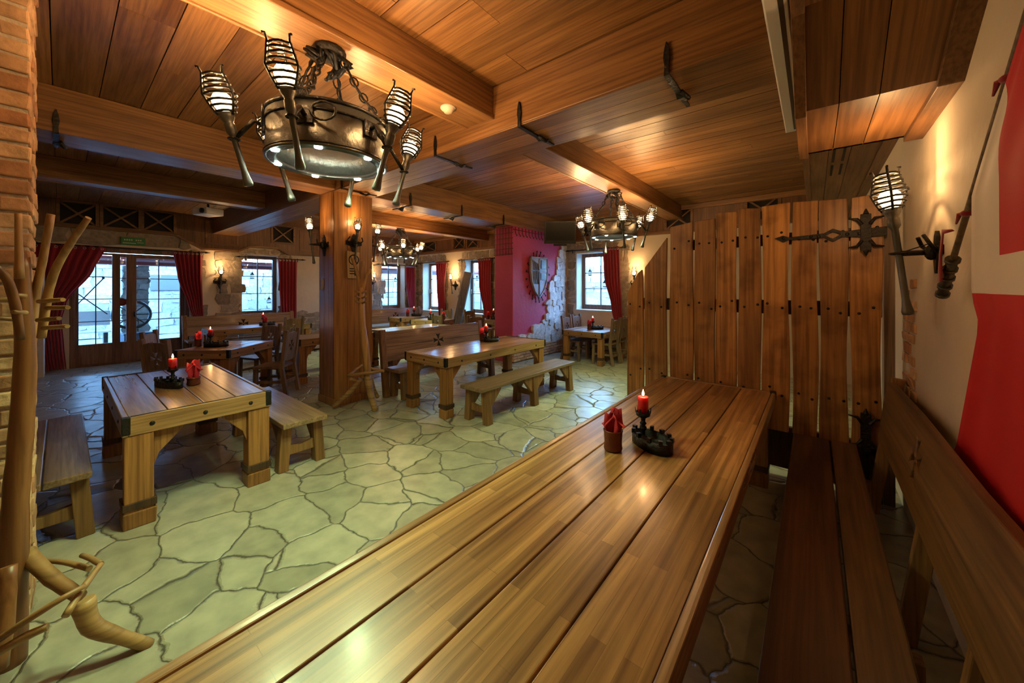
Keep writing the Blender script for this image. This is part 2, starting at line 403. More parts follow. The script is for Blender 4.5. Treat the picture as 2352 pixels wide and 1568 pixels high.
# pillar
mb = MB()
px0, px1, py0, py1 = -5.6, -5.14, 2.4, 2.97
mb.bb(px0 + .01, px1 - .01, py0 + .01, py1 - .01, 0, 3.0)
for i in range(3):
    a = px0 + (px1 - px0) * i / 3; b = px0 + (px1 - px0) * (i + 1) / 3 - .003
    mb.bb(a, b, py0, py0 + .02, 0, 2.99); mb.bb(a, b, py1 - .02, py1, 0, 2.99)
    a = py0 + (py1 - py0) * i / 3; b = py0 + (py1 - py0) * (i + 1) / 3 - .003
    mb.bb(px0, px0 + .02, a, b, 0, 2.99); mb.bb(px1 - .02, px1, a, b, 0, 2.99)
mb.bb(px0 - .012, px1 + .012, py0 - .012, py1 + .012, 0, .1)
struct('pillar', mb, M['pillar'], .003)

# walls with openings (openings: u0,u1,v0,v1)
def wall_grid(mk, u0, u1, v0, v1, ops):
    us = sorted({u0, u1, *[o[0] for o in ops], *[o[1] for o in ops]}); mbw = MB()
    for a, b in zip(us, us[1:]):
        cuts = sorted([(o[2], o[3]) for o in ops if o[0] <= a + 1e-6 and o[1] >= b - 1e-6])
        v = v0
        for c, d in cuts:
            if c > v: mk(mbw, a, b, v, c)
            v = d
        if v < v1: mk(mbw, a, b, v, v1)
    return mbw
DOOR = (.12, 1.98, 0, 2.5)
W2, W3 = (3.02, 3.93, .88, 2.52), (7.08, 8.02, .88, 2.5)
W4, W5, W6 = (-11.2, -10.2, .82, 2.55), (-8.98, -8.1, .8, 2.56), (-4.78, -3.72, 1.08, 2.53)
struct('wall_left', wall_grid(lambda m, a, b, c, d: m.bb(XL - .42, XL, a, b, c, d), YF, YB + .42, 0, ZC + .05, [DOOR, W2, W3]), M['plaster'])
struct('wall_back', wall_grid(lambda m, a, b, c, d: m.bb(a, b, YB, YB + .42, c, d), XL, XR + .3, 0, ZC + .05, [W4, W5, W6]), M['plaster'])
struct('wall_right', MB().bb(XR, XR + .3, YF, YB, 0, ZC + .05), M['plaster'])
struct('wall_front', MB().bb(XL - .4, XR + .3, YF - .2, YF, 0, ZC + .05), M['plaster'])

# windows
def window(n, ax, op, cols=2, rows=3, depth=.3, fw=.09, handle=None):
    u0, u1, v0, v1 = op
    T = (lambda u, v, w: Vector((XL - depth - w, u, v))) if ax == 'x' else (lambda u, v, w: Vector((u, YB + depth + w, v)))
    fr = MB()
    for (a, b, c, d) in ((u0, u0 + fw, v0, v1), (u1 - fw, u1, v0, v1), (u0 + fw, u1 - fw, v0, v0 + fw * 1.4), (u0 + fw, u1 - fw, v1 - fw, v1)):
        fr.plate(rect(a, b, c, d), .07, T)
    root = struct('window_%d' % n, fr, M['frame'], .004, cat=None)
    g0, g1, h0, h1 = u0 + fw, u1 - fw, v0 + fw * 1.4, v1 - fw
    mu = MB()
    for i in range(1, cols): c = g0 + (g1 - g0) * i / cols; mu.plate(rect(c - .009, c + .009, h0, h1), .05, T)
    for j in range(1, rows): c = h0 + (h1 - h0) * j / rows; mu.plate(rect(g0, g1, c - .009, c + .009), .05, T)
    mu.build('glazing_bar', M['darkwood'], root)
    T2 = lambda u, v, w: T(u, v, w + .025)
    MB().plate(rect(g0, g1, h0, h1), .006, T2).build('pane', M['glass'], root)
    if handle is not None:
        h = MB(); p = T(handle, (v0 + v1) / 2 - .12, -.03)
        h.tube([p + Vector((0, 0, .02)), p, p - Vector((0, 0, .13))], .011, 8); h.build('handle', M['grey'], root)
    # sill
    s = MB()
    if ax == 'x': s.bb(XL - depth, XL + .03, u0 - .03, u1 + .03, v0 - .03, v0 + .005)
    else: s.bb(u0 - .03, u1 + .03, YB - .03, YB + depth, v0 - .03, v0 + .005)
    s.build('window_sill', M['ivory'], root, .005)
    return root
window(1, 'x', W2); window(2, 'x', W3); window(3, 'y', W4, handle=-11.14); window(4, 'y', W5, handle=-8.93); window(5, 'y', W6)

# glazed doors on the left wall
dm = MB(); T = PX(XL - .16)
for r_ in (rect(.12, .2, 0, 2.5), rect(1.9, 1.98, 0, 2.5), rect(.2, 1.9, 2.4, 2.5), rect(.2, 1.9, 0, .04)): dm.plate(r_, .12, T)
door = struct('door_1', dm, M['frame'], .005)
def leaf(name, a, b, st, bottom, cols, sol):
    m = MB(); T = PX(XL - .13)
    for r_ in (rect(a, a + st, .04, 2.39), rect(b - st, b, .04, 2.39), rect(a + st, b - st, 2.39 - st, 2.39), rect(a + st, b - st, .04, bottom)): m.plate(r_, .055, T)
    lf = m.build(name, M['frame'], door, .004)
    g = MB(); g0, g1, h0, h1 = a + st, b - st, bottom, 2.39 - st
    for i in range(1, cols): c = g0 + (g1 - g0) * i / cols; g.plate(rect(c - .008, c + .008, h0, h1), .04, T)
    for j in range(1, 4): c = h0 + (h1 - h0) * j / 4; g.plate(rect(g0, g1, c - .008, c + .008), .04, T)
    g.build('glazing_bar', M['darkwood'], lf)
    MB().plate(rect(g0, g1, h0, h1), .006, PX(XL - .11)).build('pane', M['glass'], lf)
    return lf
leaf('sidelight_panel', .2, .76, .045, .46, 2, 0)
lf = leaf('door_leaf', .76, 1.0, .075, .46, 1, 0)
lf2 = leaf('door_leaf', 1.0, 1.9, .085, .46, 2, 0)
MB().tube([(XL - .02, 1.05, 1.12), (XL - .02, 1.05, 1.0)], .012).tube([(XL - .07, 1.05, 1.06), (XL - .02, 1.05, 1.06)], .01).build('door_handle', M['iron'], lf2)
MB().bb(XL - .07, XL - .03, 1.2, 1.5, 2.41, 2.47).build('door_closer', M['black'], door, .004)
MB().lathe([(.0, -.003), (.085, -.003), (.085, .003), (0, .003)], 24, (XL - .1, .855, 1.33), Matrix(((0, 0, 1), (0, 1, 0), (-1, 0, 0)))).build('round_sticker', plain('maroon_sticker', (.16, .02, .02), .6), lf)

# timber frieze with crossed openings
def frieze_x(n, segs, ops):
    """left wall: segs polygon list (Y,Z), ops crossed openings (y0,y1,z0,z1)"""
    holes = [rect(*o) for o in ops]
    o = MB().plate(segs, .06, PX(XL), holes)
    r = struct('trim_%d' % n, o, M['panelz'], .004)
    c = MB(); d = MB(); m = MB()
    for (a, b, z0, z1) in ops:
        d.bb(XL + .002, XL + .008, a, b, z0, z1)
        c.bar((XL + .045, a, z0), (XL + .045, b, z1), .035, .03, (1, 0, 0)); c.bar((XL + .04, a, z1), (XL + .04, b, z0), .035, .03, (1, 0, 0))
        for (p, q, e, f) in ((a - .05, a, z0 - .05, z1 + .05), (b, b + .05, z0 - .05, z1 + .05), (a, b, z0 - .05, z0), (a, b, z1, z1 + .05)): m.bb(XL + .05, XL + .085, p, q, e, f)
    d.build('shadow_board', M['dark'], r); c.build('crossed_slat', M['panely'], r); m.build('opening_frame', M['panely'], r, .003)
    return r
seg = [(YF, 2.88), (1.72, 2.88), (2.2, 2.6), (3.05, 2.6), (3.25, 2.72), (4.0, 2.72), (4.3, 2.62), (YB, 2.88), (YB, ZC), (YF, ZC)]
seg = [(YF, 2.88), (1.72, 2.88), (2.2, 2.6), (2.95, 2.6), (3.2, 2.74), (3.85, 2.74), (4.1, 2.6), (6.6, 2.62), (7.0, 2.86), (YB, 2.86), (YB, ZC), (YF, ZC)]
frx = frieze_x(1, seg, [(.0, .47, 2.94, 3.36), (.58, 1.1, 2.94, 3.36), (1.19, 1.68, 2.94, 3.36), (3.73, 4.24, 2.92, 3.36), (5.0, 5.5, 2.92, 3.36)])
def strip_line(pts, mk):
    m = MB()
    for p, q in zip(pts, pts[1:]): mk(m, p, q)
    return m
strip_line([(YF, 2.88), (1.72, 2.88), (2.2, 2.6), (2.95, 2.6), (3.2, 2.74), (3.85, 2.74), (4.1, 2.6), (6.6, 2.62), (7.0, 2.86), (YB, 2.86)],
           lambda m, p, q: m.bar((XL + .05, p[0], p[1]), (XL + .05, q[0], q[1]), .05, .1, (1, 0, 0))).build('rail', M['panely'], frx, .004)
mb = MB()
for a, b in ((2.3, 2.9), (4.45, 4.9), (5.6, 6.2), (6.3, 6.9), (7.4, 8.2)):
    for (p, q, e, f) in ((a - .04, a, 2.72, 3.32), (b, b + .04, 2.72, 3.32), (a, b, 2.72, 2.76), (a, b, 3.28, 3.32)): mb.bb(XL + .05, XL + .075, p, q, max(e, 2.92) if a > 7 else e, f)
mb.build('panel_moulding', M['panely'], frx, .003)
def frieze_y(n, x0, x1, z0, ops):
    r = struct('trim_%d' % n, MB().plate(rect(x0, x1, z0, ZC), .06, lambda u, v, w: Vector((u, YB - w, v)), [rect(*o) for o in ops]), M['panelz'], .004)
    c = MB(); d = MB(); m = MB()
    for (a, b, p, q) in ops:
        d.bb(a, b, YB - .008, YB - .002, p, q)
        c.bar((a, YB - .045, p), (b, YB - .045, q), .03, .035, (0, 1, 0)); c.bar((a, YB - .04, q), (b, YB - .04, p), .03, .035, (0, 1, 0))
        for (s, t, e, f) in ((a - .05, a, p - .05, q + .05), (b, b + .05, p - .05, q + .05), (a, b, p - .05, p), (a, b, q, q + .05)): m.bb(s, t, YB - .085, YB - .05, e, f)
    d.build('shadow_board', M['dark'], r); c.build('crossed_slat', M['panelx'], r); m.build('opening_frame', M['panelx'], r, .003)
    MB().bb(x0, x1, YB - .11, YB, z0 - .03, z0 + .03).build('rail', M['panelx'], r, .005)
    return r
frieze_y(2, XL, -5.6, 2.88, [(-11.3, -10.4, 2.95, 3.28), (-9.43, -8.93, 2.95, 3.32), (-8.78, -8.3, 2.95, 3.32)])
frieze_y(3, -5.1, XR, 2.86, [(-2.5, -2.02, 2.94, 3.3), (-1.0, -.52, 2.94, 3.34), (-4.6, -4.0, 2.94, 3.28)])
# stone lintel over the door
def stones(regions, f, th=.018, keep=None, sz=(.2, .42), rowh=(.16, .32), gap=.014, mb=None):
    mb = mb or MB()
    for (u0, u1, v0, v1, rag) in regions:
        v = v0
        while v < v1 - .03:
            h = min(rnd(*rowh), v1 - v)
            u = u0 - rnd(0, rag); e = u1 + rnd(0, rag)
            while u < e - .04:
                w = min(rnd(*sz), e - u); t = th * rnd(.6, 1.3); j = .045
                cs = [(u + gap, v + gap), (u + w / 2, v + gap - rnd(0, j)), (u + w - gap, v + gap), (u + w - gap + rnd(-j, j), v + h / 2), (u + w - gap, v + h - gap), (u + w / 2, v + h - gap + rnd(0, j)), (u + gap, v + h - gap), (u + gap + rnd(-j, j), v + h / 2)]
                cs = [(a + rnd(-.022, .022), b + rnd(-.022, .022)) for a, b in cs]
                if keep is None or keep(u + w / 2, v + h / 2): mb.plate(cs, t, f)
                u += w
            v += h
    return mb
fx = PX(XL); fy = lambda u, v, w: Vector((u, YB - w, v))
struct('wall_stonework', stones([(YF + 1.8, 2.0, 2.56, 2.86, 0)], fx, .05, sz=(.5, .9), rowh=(.28, .31)), M['rubble'], .01)
mb = stones([(2.62, 2.98, .72, 2.55, .18), (4.0, 4.25, .72, 2.55, .14), (2.9, 4.05, 2.55, 2.68, .05), (2.05, 2.2, .75, 2.55, .14)], fx)
mb = stones([(6.8, 7.05, .6, 2.55, .2), (8.05, 8.45, .3, 2.55, .0), (6.9, 8.4, 2.53, 2.8, .0)], fx, mb=mb)
mb = stones([(4.35, 6.7, .25, .95, .0)], fx, sz=(.25, .5), rowh=(.08, .13), mb=mb, keep=lambda u, v: random.random() < .85)
mb = stones([(-11.6, -11.22, .4, 2.6, .0), (-10.15, -9.85, .4, 2.55, .12), (-9.2, -9.0, .5, 2.6, .1), (-8.05, -7.5, .5, 2.6, .15), (-11.5, -9.9, 2.58, 2.8, .05), (-9.1, -7.5, 2.58, 2.82, .05)], fy, mb=mb)
mb = stones([(-5.05, -4.8, .3, 2.8, .0), (-3.68, -3.42, .3, 2.6, .1), (-5.0, -3.6, 2.56, 2.8, .0)], fy, mb=mb)
struct('wall_stonework', mb, M['rubble'], .008)

# red pier, right bay
struct('wall_pier', MB().bb(-5.62, -5.1, 6.25, YB + .1, 0, 3.0), M['redpaint'], .02)
def white_zone(u, v):
    lim = 8.15 + (v - 2.6) * .42 if v > .85 else 7.4 - (.85 - v) * 2.4
    return u > lim + rnd(-.05, .05)
struct('wall_stonework', stones([(6.3, 8.45, .3, 2.75, 0)], PX(-5.1), .05, white_zone, (.12, .3), (.1, .22), .004), M['whitestone'], .016)
mb = MB()
for k in range(5):
    z = .02 + k * .062; y = 6.25 - (k % 2) * .1
    while y < 8.45:
        mb.bb(-5.12, -5.055 + rnd(-.006, .006), max(y, 6.22), min(y + .22, 8.46), z, z + .052); y += .23
struct('wall_brickwork', mb, M['brick'], .006)

# soffit over the right hand table
prof = [(YF, 3.35), (1.0, 3.3), (2.1, 2.9), (2.55, 2.6), (3.38, 2.6), (3.38, 2.86), (YB, 2.86), (YB, ZC), (YF, ZC)]
sx0 = -.07
mb = MB()
seams = [sx0 + .03, .10, .25, XR - .07]
pr = prof[:7]
for a, b in zip(seams, seams[1:]):
    for p, q in zip(pr, pr[1:]):
        if abs(p[0] - q[0]) < .01: continue
        mb.bar((( a + b) / 2, p[0] + .001, p[1] + .015), ((a + b) / 2, q[0] - .001, q[1] + .015), b - a - .004, .03, (0, 0, 1)) if False else mb.plate([(p[0], p[1]), (q[0], q[1]), (q[0], q[1] + .03), (p[0], p[1] + .03)], b - a - .004, lambda u, v, w, a=a: Vector((a + .002 + w, u, v)))
mb.plate(rect(seams[0], XR, 2.6, 2.88), .03, PY(3.35))
sof = struct('ceiling_soffit', mb, wood('soffit_oak', 'yz', (.12, .05, .017), (.30, .14, .046), .4, .8, .08, .12))
side = [(y, z - .015) for y, z in pr] + [(YB, ZC), (YF, ZC)]
sm = MB()
for p, q in zip(pr, pr[1:]):
    if abs(p[0] - q[0]) > .01:
        sm.plate([(p[0], p[1] - .015), (q[0], q[1] - .015), (q[0], ZC), (p[0], ZC)], .03, PX(sx0)).plate([(p[0], p[1] - .03), (q[0], q[1] - .03), (q[0], q[1] + .035), (p[0], p[1] + .035)], .05, PX(sx0 - .012))
sm.build('soffit_side', M['panely'], sof, .003)
sm = MB()
for p, q in zip(pr, pr[1:]):
    if abs(p[0] - q[0]) > .01: sm.plate([(p[0], p[1] - .03), (q[0], q[1] - .03), (q[0], q[1] + .035), (p[0], p[1] + .035)], .085, PX(XR - .083))
sm.build('soffit_moulding', M['panely'], sof, .003)
mb = MB()
for y in (3.75, 4.3, 4.85):
    for x in (.13, .2): mb.bb(x, x + .018, y, y + .42, 2.855, 2.862)
mb.build('vent_slot', M['dark'], sof)

# brick wall end at the near left, with bricks of its own
mb = MB(); zz = 0.0; k = 0
while zz < 3.4:
    h = rnd(.062, .072); y = -.085 - (k % 2) * .12
    yy = -.085
    while yy > -1.6:
        w = rnd(.2, .25) if (yy < -.1 or k % 2) else rnd(.1, .13)
        mb.box((-3.08, yy - w / 2, zz + h / 2), (.22 + rnd(-.012, .012), w - .012, h), None, .006); yy -= w
    for i in range(2):
        mb.box((-3.2 - .2 * i, -.15, zz + h / 2), (.19, .13 + rnd(-.01, .01), h), None, .004)
    zz += h + .016; k += 1
struct('wall_brick', mb, M['brick'], .008)
struct('wall_brick.001', MB().bb(-3.46, -2.985, YF, -.1, 0, ZC), M['mortar'])
# exposed bricks on the right wall
mb = MB()
for k in range(12):
    z = .85 + k * .075
    for i in range(2):
        if random.random() < .8: mb.box((XR, 3.86 - .18 * i - (k % 2) * .06, z), (.03, .16 + rnd(-.02, .02), .06), None, .006)
struct('wall_brickwork', mb, M['brick'], .006)
struct('trim_4', MB().bb(.41, .47, 3.97, 4.06, 0, 2.4, .004), wood('pale_post', 'z', (.2, .13, .09), (.42, .31, .22), .6))
# ------------------------------------------------------------------ tables
def make_table(label, L, W, loc, rz=0.0, H=.76, n=4, leg=.125, studs=True, group=None, top=None, ap=.12, inset=.02, flare=True, cuff=True, metal=True):
    t = thing('wooden_table', label, 'table', loc, rz, group)
    top = top or M['tx']
    m = MB(); w = (W - .06) / n
    for i in range(n): m.bb(-L / 2 + .03, L / 2 - .03, -W / 2 + .03 + i * w + .003, -W / 2 + .03 + (i + 1) * w - .003, H - .05, H)
    m.build('tabletop', top, t, .004)
    for s in (-1, 1):
        MB().bb(-L / 2, L / 2, s * (W / 2 - .03), s * W / 2, H - ap, H + .004, .003).build('apron', M['tx'], t, .006)
        MB().bb(s * (L / 2 - .03), s * L / 2, -W / 2 + .03, W / 2 - .03, H - ap, H + .004, .003).build('apron', M['ty'], t, .006)
    if studs:
        m = MB()
        for s in (-1, 1):
            k = max(3, int(L / .45))
            for i in range(k):
                m.sphere((-L / 2 + L * (i + .5) / k, s * W / 2, H - ap / 2), .016, (1, .5, 1), 8, 4)
            for i in range(3): m.sphere((s * L / 2, -W / 2 + W * (i + .5) / 3, H - ap / 2), .016, (.5, 1, 1), 8, 4)
        m.build('stud', M['iron'], t)
    if metal:
        for sx in (-1, 1):
            for sy in (-1, 1):
                MB().bb(sx * (L / 2 - .04), sx * (L / 2 + .003), sy * (W / 2 - .04), sy * (W / 2 + .003), H - ap * .9, H + .007).build('corner_iron', M['iron'], t, .004)
            MB().bb(sx * (L / 2 - .042), sx * (L / 2 - .03), -W / 2 + .042, W / 2 - .042, H, H + .006).build('edge_strip', M['iron'], t, .002)
    for sx in (-1, 1):
        for sy in (-1, 1):
            x, y = sx * (L / 2 - leg / 2 - inset), sy * (W / 2 - leg / 2 - inset)
            m = MB().box((x, y, (H - ap) / 2 + .03), (leg, leg, H - ap - .06), None, .004)
            m.box((x, y, .055), (leg * 1.12, leg * 1.12, .11), None, .004)
            lg = m.build('leg', M['lx'], t, .008)
            if cuff: MB().box((x, y, .15), (leg * 1.16, leg * 1.16, .05), None, .003).build('cuff', M['darkwood'], lg, .004)
            if flare:
                b = MB(); u = leg / 2
                tri = lambda s: [(s * u, H - ap - .26), (s * (u + .03), H - ap - .17), (s * (u + .16), H - ap - .03), (s * (u + .17), H - ap), (s * u, H - ap)]
                b.plate(tri(-sx), .06, lambda a, c, d: Vector((x + a, y - .03 + d, c))); b.build('brace', M['lx'], t, .006)
                b = MB().plate(tri(-sy), .06, lambda a, c, d: Vector((x - .03 + d, y + a, c))); b.build('brace', M['lx'], t, .006)
    return t
def make_bench(label, L, loc, rz=0.0, W=.38, H=.45, trestles=2, group=None, back=None, mat=None, planks=1):
    """long along local X; back: +1/-1 side of local Y that carries a backrest"""
    t = thing('bench', label, 'bench', loc, rz, group)
    mat = mat or M['bx']; m = MB(); w = W / planks
    for i in range(planks): m.bb(-L / 2, L / 2, -W / 2 + i * w + .002, -W / 2 + (i + 1) * w - .002, H - .045, H, .003)
    m.build('seat', mat, t, .006)
    xs = [-L / 2 + .13 + (L - .26) * i / (trestles - 1) for i in range(trestles)]
    for x in xs:
        for s in (-1, 1):
            l = MB(); y0, y1 = s * (W / 2 - .03), s * (W / 2 - .06)
            l.bar((x, y0, 0), (x, y1, H - .045), .085, .1, (1, 0, 0)); l.build('leg', M['bl'], t, .006)
        MB().plate([(-W / 2 + .05, .13), (W / 2 - .05, .13), (W / 2 - .05, .23), (0, .20), (-W / 2 + .05, .23)], .04, lambda u, v, d: Vector((x - .02 + d, u, v))).build('stretcher', M['bl'], t, .005)
        e = 1 if x < 0 else -1
        for s in (-1, 1):
            y = s * (W / 2 - .05)
            for ee in ((e,) if abs(x) > .2 else (1, -1)):
                b = MB().plate([(x + ee * .04, .2), (x + ee * .07, .2), (x + ee * .24, H - .07), (x + ee * .24, H - .045), (x + ee * .04, H - .045)], .05, lambda u, v, d, y=y: Vector((u, y - .025 + d, v)))
                b.build('brace', M['bl'], t, .005)
    if back:
        s = back; y0 = s * (W / 2 + .02); rake = .09
        Y = lambda z: y0 + s * rake * (z - .3) / .7
        holes = cross_holes(0, .74, .11)
        bd = MB().plate([(-L / 2 + .02, .52), (L / 2 - .02, .52), (L / 2 - .02, .735), (L / 2 - .02, .97), (-L / 2 + .02, .97), (-L / 2 + .02, .735)], .035, lambda u, v, d: Vector((u, Y(v) - .017 + d, v)), holes)
        bo = bd.build('backrest', mat, t, .004)
        cc = MB()
        for h_ in holes: cc.plate(h_, .006, lambda u, v, d: Vector((u, Y(v) - .003 + d, v)))
        cc.build('carved_cross', M['dark'], bo)
        MB().plate(rect(-L / 2 + .03, -.14, .736, .742), .002, lambda u, v, d: Vector((u, Y(v) - s * .019 + d, v))).plate(rect(.14, L / 2 - .03, .736, .742), .002, lambda u, v, d: Vector((u, Y(v) - s * .019 + d, v))).build('board_joint', M['dark'], bo)
        for x in (-L / 2 + .02, L / 2 - .02):
            MB().bar((x, Y(0) + s * .01, 0), (x, Y(1.0) + s * .01, 1.0), .07, .09, (1, 0, 0)).build('back_post', M['bl'], t, .006)
    return t
def make_chair(label, loc, rz=0.0, group=None):
    """faces local +Y"""
    t = thing('wooden_chair', label, 'chair', loc, rz, group)
    m = MB().plate([(-.2, -.2), (.2, -.2), (.22, .21), (-.22, .21)], .035, PZ(.42)); m.build('seat', M['chair'], t, .006)
    for s in (-1, 1):
        MB().bar((s * .19, .18, 0), (s * .19, .17, .42), .05, .05).build('leg', M['chair'], t, .004)
        MB().bar((s * .185, -.27, 0), (s * .185, -.2, .42), .05, .055).bar((s * .185, -.2, .41), (s * .185, -.27, 1.0), .05, .05).build('back_post', M['chair'], t, .004)
        MB().bb(s * .19 - .015, s * .19 + .015, -.22, .17, .2, .24).build('stretcher', M['chair'], t, .003)
    MB().bb(-.18, .18, -.245, -.215, .17, .22).build('stretcher', M['chair'], t, .003)
    MB().plate([(-.165, .55), (-.1, .52), (.1, .52), (.165, .55), (.165, .93), (.08, .955), (-.08, .955), (-.165, .93)], .025, lambda u, v, d: Vector((u, -.2 - (v - .42) * .12 - .012 + d, v)), cross_holes(0, .75, .085)).build('back_panel', M['chair'], t, .003)
    return t

# long table in front (runs along Y)
tf = make_table('long polished plank table nearest the camera, running to the board divider', 3.76, .93, (-.715, 1.96, 0), PI / 2, n=4, studs=False, top=wood('polished_oak_x', 'x', (.26, .125, .042), (.58, .335, .14), .34, .8, .07, .14, .22, True, wave=.4), ap=.075, flare=False, leg=.12, inset=.05, metal=False)
for s in (-1, 1): MB().bb(1.835, 1.883, s * .425, s * .468, .70, .772).build('corner_iron', M['iron'], tf, .004)
TA = 'on the long polished plank table nearest the camera'
# bench along the right hand wall
bf = thing('settle_bench', 'dark two-plank bench with a raked back board against the plastered wall with the flag', 'bench', (.06, 1.95, 0), PI / 2)
m = MB(); m.bb(-1.9, 1.9, -.035 + .002, .195, .405, .45, .003); m.bb(-1.9, 1.9, -.19, -.04, .405, .45, .003); m.build('seat', wood('settle_oak_x', 'x', (.06, .025, .01), (.17, .075, .028), .42, .9, .1, .12, wave=.3), bf, .006)
Yb = lambda z: -.30 - (z - .55) * .12
holes = cross_holes(.75, .79, .11)
MB().plate([(-1.95, .56), (-1.2, .54), (-.6, .57), (.2, .55), (1.0, .56), (1.86, .55), (1.86, .97), (.9, .985), (0, .97), (-.8, .99), (-1.95, .97)], .04, lambda u, v, d: Vector((u, Yb(v) - d, v)), holes).build('backrest', wood('settle_back_oak', 'x', (.13, .062, .021), (.30, .155, .052), .5, .6, .15, .1, wave=.4), bf, .006)
for x in (-1.2, -.2, .55, 1.83):
    MB().bar((x, -.27, 0), (x, Yb(1.0) - .05 if x > 1.5 else Yb(.93) - .045, 1.0 if x > 1.5 else .93), .07, .045, (1, 0, 0)).build('back_post', M['bl'], bf, .005)
for x in (-1.2, .1, 1.75):
    for y in (.13, -.13): MB().bb(x - .04, x + .04, y - .045, y + .045, 0, .405).build('leg', M['bl'], bf, .005)
    MB().bb(x - .03, x + .03, -.26, .1, .18, .25).build('stretcher', M['bl'], bf, .004)

# short studded table and its benches on the left
make_table('studded table on the green-lit flagstones beside the near brick wall', 1.86, .88, (-4.53, .705, 0), 0, n=4, leg=.15, ap=.125, inset=.01)
make_bench('bench with worn seat on the pillar side of the studded table by the brick wall', 1.55, (-4.35, 1.42, 0), 0, W=.38)
make_bench('grey-lit bench end sticking out behind the near brick wall', 1.75, (-4.53, -.07, 0), 0, W=.42, planks=2)
# table in the middle with its benches (run along Y)
TM = make_table('honey-coloured studded table in the middle of the room, beyond the pillar', 2.2, .86, (-3.97, 4.13, 0), PI / 2, n=4, leg=.125)
make_bench('backless bench with three trestles in front of the middle table', 2.18, (-3.2, 4.22, 0), PI / 2, W=.38, trestles=3)
make_bench('bench whose tall board back with cut-out cross faces the middle table', 2.15, (-4.82, 4.17, 0), PI / 2, W=.36, back=1)
# table set diagonally in the left bay
ang = math.atan2(.39, -.34)
make_table('table turned askew between the studded table and the curtained window', 1.05, .75, (-7.02, 1.66, 0), ang, n=4)
make_chair('chair seen from behind, its pale back turned to the glass doors', (-7.6, 1.08, 0), -.5, None)
make_chair('dark chair back right behind the candle of the studded table', (-6.55, .98, 0), .55)
make_chair('chair in side view at the pillar end of the askew table', (-6.52, 2.12, 0), 2.35)
make_chair('chair across the askew table, below the window with one red drape', (-7.55, 2.2, 0), 3.5)
# long table under the first window with its wall bench
make_table('long table under the first window, its top shining blue', 2.0, .75, (-10.0, 2.95, 0), PI / 2, n=4)
make_bench('brown wall bench behind the blue-shining table', 2.3, (-10.95, 2.95, 0), PI / 2, W=.4, back=1)
make_chair('chair pushed under the pillar side of the blue-shining table', (-9.35, 3.35, 0), PI / 2)
make_chair('chair at the window end of the blue-shining table, beside the red drape', (-10.15, 4.35, 0), PI)
# table just left of the pillar
make_table('table half hidden by the wooden pillar, row of studs on its end', 1.4, .72, (-7.1, 3.25, 0), PI / 2, n=3)
make_bench('short bench at the far side of the table hidden by the pillar', 1.35, (-7.78, 3.2, 0), PI / 2, W=.32)
# rear right bay of the back room
make_table('pale long table behind the cross-backed middle bench', 1.75, .68, (-6.95, 5.0, 0), PI / 2, n=4)
make_bench('bench with its board back to the pale long table', 1.8, (-6.25, 4.75, 0), PI / 2, W=.34)
make_chair('dark chair back at the far end of the pale long table', (-7.25, 6.2, 0), 0)
make_chair('chair whose back shows a bright cut-out cross, beyond the middle bench', (-6.4, 6.35, 0), 1.0)
make_table('table with an iron castle tray behind the pale long table', 1.0, .7, (-8.2, 6.55, 0), .35, n=4)
make_chair('pale chair at the window side of the table with the castle tray', (-8.65, 7.25, 0), 3.4)
make_bench('light board-backed wall bench under the second window', 1.9, (-10.25, 6.9, 0), PI / 2, W=.4, back=1)
make_table('small table end in front of the light wall bench', 1.0, .62, (-9.6, 6.75, 0), PI / 2, n=3)
make_table('table by the red pier under the back window next to the leaning board', .95, .75, (-6.98, 7.75, 0), 0, n=4)
make_chair('grey chair between that corner table and the red pier', (-6.2, 7.7, 0), PI / 2)
make_chair('chair at the leaning-board end of the corner table by the red pier', (-7.72, 7.75, 0), -PI / 2)
st = thing('serving_stand', 'low open wooden stand against the dark side of the red pier', 'stand', (-5.83, 5.98, 0), .0)
MB().bb(-.28, .28, -.2, .2, .7, .74).build('top_board', M['chair'], st, .005)
for x in (-.24, .24):
    for y in (-.16, .16): MB().bb(x - .025, x + .025, y - .025, y + .025, 0, .7).build('leg', M['chair'], st, .003)
MB().bb(-.24, .24, -.17, .17, .2, .23).build('lower_shelf', M['chair'], st, .003)
# table under the window right of the pier
make_table('table under the window between the red pier and the board divider', 1.2, .98, (-3.89, 7.73, 0), PI / 2, H=.70, n=4, leg=.11, flare=False)
make_chair('chair on the pier side of that window table, nearer the middle table', (-4.24, 7.515, 0), -PI / 2)
make_chair('chair on the pier side of that window table, nearer the wall', (-4.24, 7.985, 0), -PI / 2)
make_chair('front chair on the divider side of the table below the right window', (-3.53, 7.515, 0), PI / 2)
make_chair('chair beside the lowest boards of the divider, next to the window drape', (-3.53, 7.985, 0), PI / 2)

